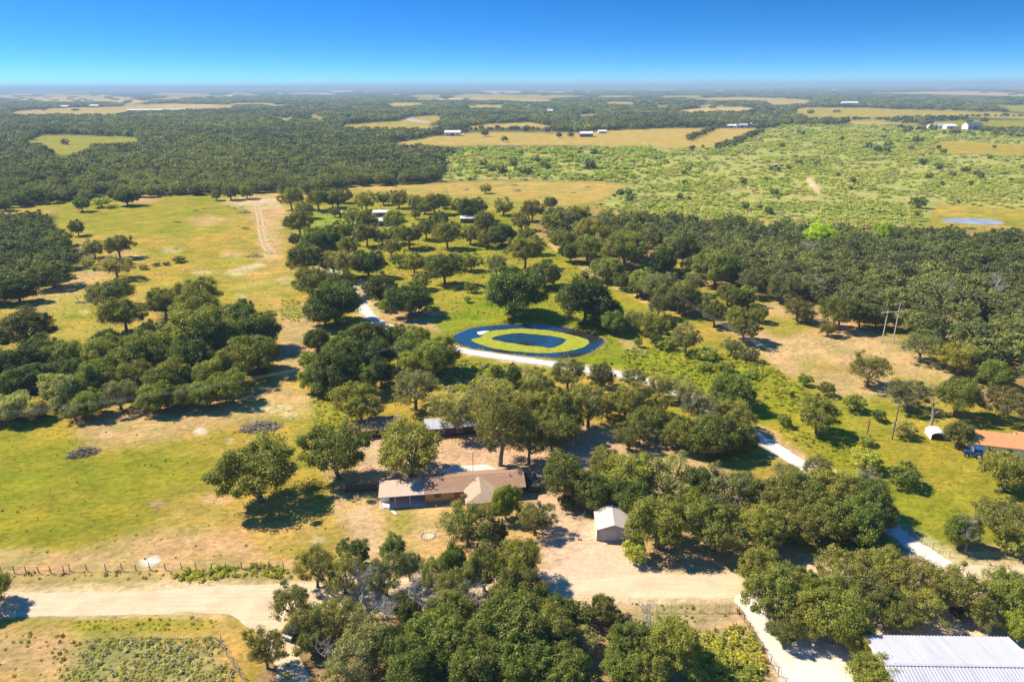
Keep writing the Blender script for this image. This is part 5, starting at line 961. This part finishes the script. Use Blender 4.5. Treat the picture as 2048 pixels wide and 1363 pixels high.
def tractor(loc, rz):
    e = empty('tractor', loc, rz, 'blue tractor parked by the orange roofed house', 'tractor')
    MB().box(.2, 2.0, -.35, .35, .75, 1.35).build('hood', M['blue'], e); MB().box(-1.1, .2, -.45, .45, .6, 1.0).build('body', M['blue'], e); MB().box(-.8, -.3, -.25, .25, 1.0, 1.2).build('seat', M['black'], e)
    for x, r, wd in ((-.7, .75, .4), (1.5, .45, .28)):
        for s in (-1, 1):
            o = wheel_mesh(r, wd).build('wheel', M['black'], e); o.location = (x, s*.75, r); h = wheel_mesh(r*.5, wd+.04).build('rim', M['white'], o)
    MB().box(-1.05, -.35, -.95, -.55, 1.5, 1.58).box(-1.05, -.35, .55, .95, 1.5, 1.58).build('fender', M['blue'], e)
    for s in (-1, 1): MB().box(-1.0, -.94, s*.5-.03, s*.5+.03, 1.0, 2.3).build('roll_bar', M['black'], e)
    MB().box(-1.05, .3, -.6, .6, 2.3, 2.38).build('canopy', M['blue'], e); MB().tube([(1.0, 0, 1.35), (1.0, 0, 2.0)], .05).build('exhaust', M['black'], e)
tractor(P(1948, 914), 2.7)
tl = empty('red_trailer', P(1957, 898), -0.35, 'red flat trailer loaded beside the blue tractor', 'trailer')
MB().box(-1.4, 1.4, -.7, .7, .55, .75).build('bed', M['redp'], tl); MB().box(-1.4, 1.4, .62, .7, .75, 1.3).box(-1.4, -1.32, -.7, .62, .75, 1.3).build('side_board', M['redp'], tl)
for s in (-1, 1): o = wheel_mesh(.38, .2).build('wheel', M['black'], tl); o.location = (0, s*.82, .38)
bx = empty('blue_boat', P(1966, 912), -0.5, 'small blue boat hull by the house corner', 'boat')
mb = MB(); secs = []
for x, w_, z0 in ((-1.7, .55, .25), (-.6, .7, .2), (.6, .62, .22), (1.4, .35, .32), (1.9, .04, .6)): secs.append([(x, -w_, .85), (x, -w_*.7, z0+.15), (x, 0, z0), (x, w_*.7, z0+.15), (x, w_, .85)])
V = [p for s in secs for p in s]; Fs = [(i*5+k, i*5+k+1, i*5+k+6, i*5+k+5) for i in range(4) for k in range(4)]+[(0, 1, 2, 3, 4)]; MB().add(V, Fs).build('hull', M['blue'], bx); MB().box(-.3, 0, -.6, .6, .7, .76).build('seat', M['white'], bx)
# warehouse
c0 = Pz(1730, 1272, 4.1); c1 = Pz(2016, 1276, 4.1); d = c1-c0; wh = empty('warehouse', (c0.x, c0.y, 0), math.atan2(d.y, d.x), 'big warehouse with white ribbed metal roof at the lower right', 'warehouse')
LW = d.length; HD = 5.8; print('warehouse', LW)
MB().box(0, LW, -2*HD, 0, 0, 4.05).add([(0, 0, 4.05), (0, -HD, 4.95), (0, -2*HD, 4.05)], [(0, 2, 1)]).add([(LW, 0, 4.05), (LW, -HD, 4.95), (LW, -2*HD, 4.05)], [(0, 1, 2)]).build('wall', M['cream'], wh)
rw = MB(); step = 0.45
def corr(y0, z0, y1, z1):
    n = int((LW+.6)/step)
    for i in range(n):
        x = -.3+i*step; mbx = [(x, 0), (x+.27, 0), (x+.31, .10), (x+.40, .10), (x+.45, 0)]
        vs = [(a, y0, z0+h) for a, h in mbx]+[(a, y1, z1+h) for a, h in mbx]
        rw.add(vs, [(k+5, k, k+1, k+6) if y0 > y1 else (k, k+5, k+6, k+1) for k in range(4)])
corr(.3, 4.1, -HD, 5.05); corr(-2*HD-.3, 4.1, -HD-.003, 5.05)
rw.build('roof', M['metal'], wh); MB().slab([(-.3, -HD-.2, 5.16), (LW+.3, -HD-.2, 5.16), (LW+.3, -HD+.2, 5.09), (-.3, -HD+.2, 5.16)], .03).build('ridge_cap', M['metal'], wh)
MB().slab([(-.34, .3, 4.14), (-.34, -HD, 5.1), (-.28, -HD, 5.1), (-.28, .3, 4.14)], .2).slab([(-.34, -HD, 5.1), (-.34, -2*HD-.3, 4.14), (-.28, -2*HD-.3, 4.14), (-.28, -HD, 5.1)], .2).build('rake_trim', M['trim'], wh)
for y in (-3.6, -8.2):
    lm = MB().box(-.35, -.003, y-.12, y+.12, 2.9, 3.15).build('wall_lamp', M['dark'], wh)
# far buildings
def far_bldg(px, py, w_, dp, h, roofm, wallm, label, name='barn', rz=0.0, rise=1.0):
    e = empty(name, P(px, py), rz, label, 'barn' if name == 'barn' else 'house'); MB().box(-w_/2, w_/2, 0, dp, 0, h).add([(-w_/2, 0, h), (-w_/2, dp, h), (-w_/2, dp/2, h+rise*.9)], [(0, 2, 1)]).add([(w_/2, 0, h), (w_/2, dp, h), (w_/2, dp/2, h+rise*.9)], [(0, 1, 2)]).build('wall', wallm, e)
    rf = MB(); gable(rf, -w_/2-.3, w_/2+.3, -.5, dp+.5, h+.02, h+rise+.1); rf.build('roof', roofm, e)
    MB().box(-w_*.12, w_*.12, -.06, -.004, 0, h*.75).build('door', M['dark'], e)
    for s in (-1, 1): window(e, s*w_*.32, -.005, h*.4, w_*.12, h*.3)
    return e
far_bldg(933, 446, 7, 6, 2.8, M['white'], M['dk_shaded_wood'], 'small white roofed shed on the lawn right of the homestead')
far_bldg(764, 452, 11, 7, 3.2, M['white'], M['cream'], 'white homestead house among the oaks of the upper grove', 'homestead'); far_bldg(762, 433, 10, 6, 2.6, M['white'], M['red'], 'low red walled building behind the white homestead', 'homestead')
far_bldg(687, 433, 5.5, 4, 2.3, M['white'], M['dark'], 'small open shed left of the white homestead'); far_bldg(715, 476, 5, 4, 2.5, M['white'], M['cream'], 'tiny pale shed below the homestead at the grove edge')
far_bldg(905, 272, 26, 14, 5.5, M['white'], M['white'], 'long white barn at the left end of the far field', rise=3); far_bldg(1173, 274, 20, 14, 5, M['white'], M['greyroof'], 'far barn with dark walls beside two round trees', rise=3); far_bldg(1205, 267, 14, 10, 3.5, M['white'], M['white'], 'small far white barn right of the dark barn', rise=2)
far_bldg(1462, 256, 28, 12, 4, M['white'], M['cream'], 'left white barn of the farmstead at the end of the far field', rise=2.5); far_bldg(1484, 256, 22, 12, 5, M['metal'], M['cream'], 'middle white barn of the farmstead at the end of the far field', rise=3); far_bldg(1508, 255, 18, 12, 5, M['white'], M['cream'], 'right white barn of the farmstead at the end of the far field', rise=3)
far_bldg(318, 223, 225, 20, 5, M['white'], M['white'], 'very long low white poultry barn in the upper left', rise=3); far_bldg(127, 216, 36, 20, 6, M['white'], M['white'], 'small white barn far left above the golden field, left one', rise=4); far_bldg(187, 215, 36, 20, 7, M['white'], M['white'], 'small white barn far left above the golden field, right one', rise=4)
far_bldg(1701, 213, 55, 25, 12, M['white'], M['cream'], 'wide pale barn in the brown woods at upper right', rise=5); far_bldg(1100, 231, 15, 14, 12, M['white'], M['white'], 'tall white barn in the woods right of centre far off', rise=4)
far_bldg(1885, 257, 40, 16, 5, M['metal'], M['cream'], 'long pale barn by the green field at upper right', rise=3); far_bldg(1903, 258, 18, 14, 5, M['white'], M['white'], 'smaller white barn at the right end of the long pale barn', rise=3); far_bldg(1950, 259, 26, 18, 7, M['greyroof'], M['white'], 'white house with dark roof at the upper right', 'far_house', rise=5)
FB = [600, 640, 700, 735, 1010, 1080, 1140, 1310, 1345, 1240, 1440, 1670, 1900, 460, 560, 975, 1175]
ORD[1:] = ['second', 'third', 'fourth', 'fifth', 'sixth', 'seventh', 'eighth', 'ninth', 'tenth', 'eleventh']
for i, (px, py, w_) in enumerate(((600, 184, 70), (640, 185, 60), (700, 183, 60), (735, 187, 45), (1010, 184, 90), (1080, 183, 70), (1140, 184, 80), (1310, 181, 90), (1345, 182, 70), (1240, 182, 80), (1440, 184, 60), (1670, 183, 60), (1900, 178, 90), (460, 196, 40), (560, 190, 50), (975, 183, 80), (1175, 185, 60))):
    e = empty('far_house', P(px, py), 0, 'tiny white building under the horizon, %s in that line' % (ordinal(sorted(FB).index(px), len(FB)) if sorted(FB).index(px) < 10 else ORD[len(FB)-1-sorted(FB).index(px)+0] + ' from right' if px != max(FB) else 'rightmost'), 'house', 'tiny white buildings near the horizon'); MB().box(-w_/2, w_/2, 0, 30, 0, 12).build('wall', M['white'], e); rf = MB(); gable(rf, -w_/2-.5, w_/2+.5, -1, 31, 12.1, 18); rf.build('roof', M['white'], e)
cab = empty('hunting_blind', P(1552, 337), 0.2, 'tiny dark hunting blind out in the green brush', 'blind'); MB().box(-1.3, 1.3, 0, 2.4, 1.2, 3.6).build('wall', M['dk_shaded_wood'], cab); MB().slab([(-1.5, -.2, 3.75), (1.5, -.2, 3.75), (1.5, 2.6, 4.0), (-1.5, 2.6, 4.0)], .1).build('roof', M['white'], cab)
for x in (-1.2, 1.2):
    for y in (.1, 2.3): MB().box(x-.06, x+.06, y-.06, y+.06, 0, 1.2).build('leg', M['dk_shaded_wood'], cab)
# parked car under the trees
def car(loc, rz, label, paint):
    e = empty('parked_car', loc, rz, label, 'car'); mb = MB()
    prof = [(-2.2, .35), (-2.2, .85), (-1.9, .98), (-1.2, 1.02), (-.75, 1.45), (.55, 1.47), (1.2, 1.02), (2.05, .88), (2.2, .7), (2.2, .35)]
    n = len(prof); V = [(x, -.88*(1 if z < 1.1 else .82), z) for x, z in prof]+[(x, .88*(1 if z < 1.1 else .82), z) for x, z in prof]
    mb.add(V, [tuple(range(n)), tuple(range(2*n-1, n-1, -1))]+[(i, i+n, (i+1) % n+n, (i+1) % n) for i in range(n)]); mb.build('body', paint, e)
    MB().add([(-1.15, -.8, 1.06), (-1.15, .8, 1.06), (-.8, .68, 1.42), (-.8, -.68, 1.42)], [(3, 2, 1, 0)]).build('rear_window', M['glass'], e).location = (-.015, 0, .01)
    MB().add([(1.15, -.8, 1.06), (1.15, .8, 1.06), (.6, .68, 1.44), (.6, -.68, 1.44)], [(0, 1, 2, 3)]).build('windscreen', M['glass'], e).location = (.02, 0, .015)
    for s in (-1, 1):
        MB().box(-.7, .5, -.01, .01, 1.08, 1.38).build('side_window', M['glass'], e).location = (0, s*.80, 0)
        MB().box(2.16, 2.215, s*.62-.16, s*.62+.16, .62, .76).build('headlight', M['white'], e)
        for x in (-1.35, 1.35):
            o = wheel_mesh(.33, .22).build('wheel', M['black'], e); o.location = (x, s*.82, .33); wheel_mesh(.19, .24).build('rim', M['steel'], o)
car(P(594, 1262), 1.15, 'dark grey car parked under the big oak by the road spur', M['dark']); car(P(1928, 1225), 0.3, 'dark car half hidden under the oaks beside the warehouse', M['dark'])

# ================================================================== brush piles
def pile_mesh(seed, n=90, L_=2.6):
    rng = np.random.default_rng(seed); mb = MB()
    for i in range(n):
        a = rng.random()*2*PI; r = rng.random()**.7; c = np.array([math.cos(a)*r, math.sin(a)*r, (1-r*r)*0.9*rng.random()+.05]); d = rng.normal(size=3); d[2] *= .45; d /= np.linalg.norm(d); d *= 0.16+0.26*rng.random()**2; k = rng.normal(size=3)*.04
        p = [c-d, c+k, c+d]; 
        for q in p: q[2] = max(q[2], .02)
        mb.tube(p, [.03, .022, .012], 3, cap=False)
    return mb.mesh('sticks', M_stick)
PM = [pile_mesh(s) for s in (1, 2)]; PB = pile_mesh(7, 300)
def pile(px, py, w_px, label, hy=0.45, group=None, big=False, i=0, rz=0.1):
    g = P(px, py); s = w_px*depth(g)/F/2*.85; o = link('brush_pile', PB if big else PM[i % 2]); o.location = g; o.scale = (s, s*.6, s*hy*1.5); o.rotation_euler = (0, 0, rz); tag(o, label, 'brush pile', group)
pile(520, 855, 98, 'largest grey brush pile, low and long, above the lone oak', .22, big=True); pile(166, 907, 70, 'dark fan shaped brush pile in the lower left green field', .32, big=True, rz=.35)
for i, (t, X, Y, W_, lb) in enumerate((('H', 1495, 1092, 110, 'brush pile at the lower end of the pasture track'), ('H', 1430, 932, 85, 'flat brush pile left of the pasture track midway'), ('H', 1435, 836, 85, 'dark brush pile nearest the track in the upper pasture group'), ('H', 1368, 812, 45, 'dark tall brush pile in the upper pasture group, middle'), ('H', 1335, 800, 35, 'small brush pile leftmost of the upper pasture group'), ('H', 1413, 805, 35, 'small brush pile rearmost of the upper pasture group'), ('H', 1148, 825, 50, 'brush pile left of centre in upper pasture, lower of a pair'), ('H', 1190, 813, 32, 'brush pile left of centre in upper pasture, upper of a pair'), ('H', 1040, 892, 60, 'dark brush pile in the middle of the left pasture'), ('H', 945, 948, 28, 'tiny brush pile below left of the middle pile'),
        ('H', 1030, 1050, 36, 'small upright brush heap in the mid left pasture'), ('I', 825, 704, 50, 'brush pile left of the lone oak in the dry field'), ('I', 1112, 677, 52, 'upper brush pile right of the lone oak in the dry field'), ('I', 1127, 709, 60, 'lower brush pile right of the lone oak in the dry field'), ('I', 1455, 720, 42, 'nearer brush pile at the right of the dry field'), ('I', 1533, 688, 48, 'farthest right brush pile in the dry field'), ('I', 1105, 808, 40, 'brush pile beside the oak at the lower edge of the dry field'), ('I', 412, 686, 36, 'brush pile at the far left of the dry field'), ('H', 1490, 762, 70, 'brush pile under the small trees atop the left pasture'))):
    pile(*T(t, X, Y), W_/2.926, lb, .35, i=i)
for (X, Y, W_, lb) in ((1048, 1105, 85, 'largest low shrub of the row crossing the left pasture'), (972, 1132, 45, 'second low shrub from the right of the pasture row'), (915, 1136, 48, 'middle low shrub of the pasture row'), (838, 1152, 65, 'low shrub second from left in the pasture row'), (557, 1160, 52, 'leftmost dark low shrub of the pasture row'), (520, 1125, 85, 'green bush below the tip of the left wood'), (415, 1205, 65, 'grey green bush right of the low wide oak'), (650, 795, 60, 'brown bush heap on the pink bare patch')):
    one('H', X, Y, W_, 'k' if W_ < 60 else 'x' if W_ < 70 else 's', lb, .42)
fl = empty('fallen_trunk', P(158, 606), 0.1, 'fallen dead trunk with one upright limb in the left pasture', 'fallen tree')
mb = MB(); mb.tube([(-1.6, 0, .3), (0, .1, .35), (2.2, 0, .5)], [.18, .28, .35], 6); mb.build('trunk', M_pale_bark, fl); MB().tube([(0, .1, .3), (-.4, .2, 1.8), (-1.0, .2, 3.2)], [.15, .1, .04], 5).build('limb', M_pale_bark, fl)

# ================================================================== poles, wires, fences
def pole(px, py, H_, label, arm=2.2, rz=0.4):
    e = empty('power_pole', P(px, py), rz, label, 'power pole'); MB().tube([(0, 0, 0), (0, 0, H_)], [.16, .10], 8).build('pole', M['pole'], e)
    if arm:
        MB().box(-arm/2, arm/2, .1, .22, H_-.75, H_-.6).build('crossarm', M['polew'], e)
        for x in (-arm/2+.1, 0.0, arm/2-.1): MB().tube([(x, .16, H_-.6), (x, .16, H_-.4)], .06, 6).build('insulator', M['white'], e)
    return e
pole(798, 762, 10.5, 'power pole in the thicket left of the pond', rz=-.3); pole(1512, 750, 9.5, 'power pole by the green bank left of the dry clearing', rz=.5); pole(1784, 878, 10, 'power pole left of the small white shed', 0); pole(1734, 868, 4.0, 'short thin post left of the power pole near the white shed', 0)
hf = empty('power_pole', P(1775, 682), 0.2, 'two legged wooden power line frame at the wood edge', 'power pole')
for x in (-2.0, 2.0): MB().tube([(x, 0, 0), (x*.96, 0, 10.3)], [.19, .13], 8).build('pole', M['polew'], hf)
MB().box(-3.8, 3.8, .15, .34, 9.3, 9.6).build('crossarm', M['polew'], hf); MB().tube([(1.9, 0, 10.3), (1.9, 0, 12.3)], .09, 6).build('mast', M['polew'], hf)
def wires(a, b, za, zb, n, sag, sep, label, side):
    mb = MB(); A = P(*a); B = P(*b)
    for k in range(n):
        off = Vector((side[0]*sep*(k-(n-1)/2), side[1]*sep*(k-(n-1)/2), 0)); pts = []
        for i in range(25):
            t = i/24; p = A*(1-t)+B*t+off; pts.append((p.x, p.y, za*(1-t)+zb*t-4*sag*t*(1-t)))
        mb.tube(pts, .015, 3, cap=False)
    tag(mb.build('power_line', M['wire']), label, 'power line')
wires((798, 762), (-190, 930), 10.1, 10.1, 3, 3.0, .9, 'three power wires crossing in front of the left wood', (.2, 1)); wires((798, 762), (1512, 750), 10.1, 9.1, 3, 2.2, .9, 'three power wires from the thicket pole past the pond', (.1, 1)); wires((1512, 750), (1290, 590), 9.1, 9.5, 3, 1.5, .9, 'three power wires leading back from the pole by the green bank', (.9, .2)); wires((1784, 878), (2150, 985), 9.8, 8.0, 1, 1.2, .1, 'single wire from the pole over the orange roofed house', (1, 0)); wires((1512, 750), (1784, 878), 9.1, 9.6, 2, 1.2, .7, 'pair of wires between the green bank pole and the white shed pole', (.6, .6))
def post_fence(pts, hs, label, cat='fence', mat='post', nw=4, brace=(), z=0, r=.07, name='wire_fence'):
    e = empty(name, P(*pts[0]), 0, label, cat); o0 = P(*pts[0]); loc = [P(*p)-o0 for p in pts]
    me = MB().tube([(0, 0, 0), (0, 0, 1)], [r*1.1, r*.9], 6).mesh('post', M[mat])
    for i, p in enumerate(loc):
        o = link('post', me, e); o.location = p; h = hs*random.uniform(.9, 1.15); o.scale = (1, 1, h); o.rotation_euler = (random.uniform(-.05, .05), random.uniform(-.05, .05), 0)
    mb = MB()
    for k in range(nw):
        zz = hs*(k+1)/(nw+.3); mb.tube([(p.x, p.y-.08, zz) for p in loc], .014, 3, cap=False)
    mb.build('wire', M['steel'], e); 
    return e
fx = [-40, 10, 85, 155, 230, 300, 375, 410, 510, 620, 715, 797, 880, 970, 1065, 1150, 1240, 1325, 1415, 1510, 1580, 1660]
post_fence([T('K', x, 572-(12 if x > 400 else 0)-(x-400)*.012*(x > 400)) for x in fx], 1.35, 'post and wire fence along the far side of the dirt road at left')
fe = post_fence([T('C', x, 950+(x-780)*.002) for x in (690, 775, 857, 945, 1030, 1120, 1203, 1248)], 1.5, 'thin post fence along the dirt road by the dry lot', mat='steel', r=.05)
post_fence([T('C', x, y) for x, y in ((1262, 962), (1290, 1010), (1320, 1060), (1355, 1120), (1402, 1190), (1445, 1260), (1490, 1330), (1530, 1400))], 1.5, 'post fence between the dry lot and the white sandy drive', mat='post', r=.05, nw=7)
post_fence([T('K', x, y) for x, y in ((1295, 985), (1330, 1060), (1370, 1120), (1410, 1180), (1450, 1250))], 1.5, 'wire fence beside the weed patch left of the road spur', r=.06, nw=7)
post_fence([T('D', x, y) for x, y in ((780, 545), (845, 590), (910, 630), (970, 660), (1060, 700), (1200, 705), (1350, 705), (1500, 710))], 1.3, 'low fence along the driveway mouth in the right meadow', r=.05, nw=3)
post_fence([(604, 690), (612, 740), (617, 790), (630, 850), (650, 905), (668, 960), (680, 1010), (688, 1060)], 1.3, 'thin fence dividing the lower left field from the yard', r=.04, nw=3)

# ------------------------------------------------------------------ haze
hz = MB().box(-40000, 40000, -1500, 40000, -1.5, 130).build('haze', None); tag(hz, 'thin pale blue air over the whole plain', 'haze', kind='stuff')
m = bpy.data.materials.new('haze_air'); m.use_nodes = True; n = m.node_tree; n.nodes.clear(); pv = n.nodes.new('ShaderNodeVolumePrincipled'); pv.inputs['Color'].default_value = (0.58, 0.82, 1.0, 1); pv.inputs['Density'].default_value = 0.00013; pv.inputs['Anisotropy'].default_value = 0.0
oo = n.nodes.new('ShaderNodeOutputMaterial'); n.links.new(pv.outputs[0], oo.inputs['Volume']); hz.data.materials.append(m)
print('tris', sum(len(me.polygons)*2 for me in bpy.data.meshes))
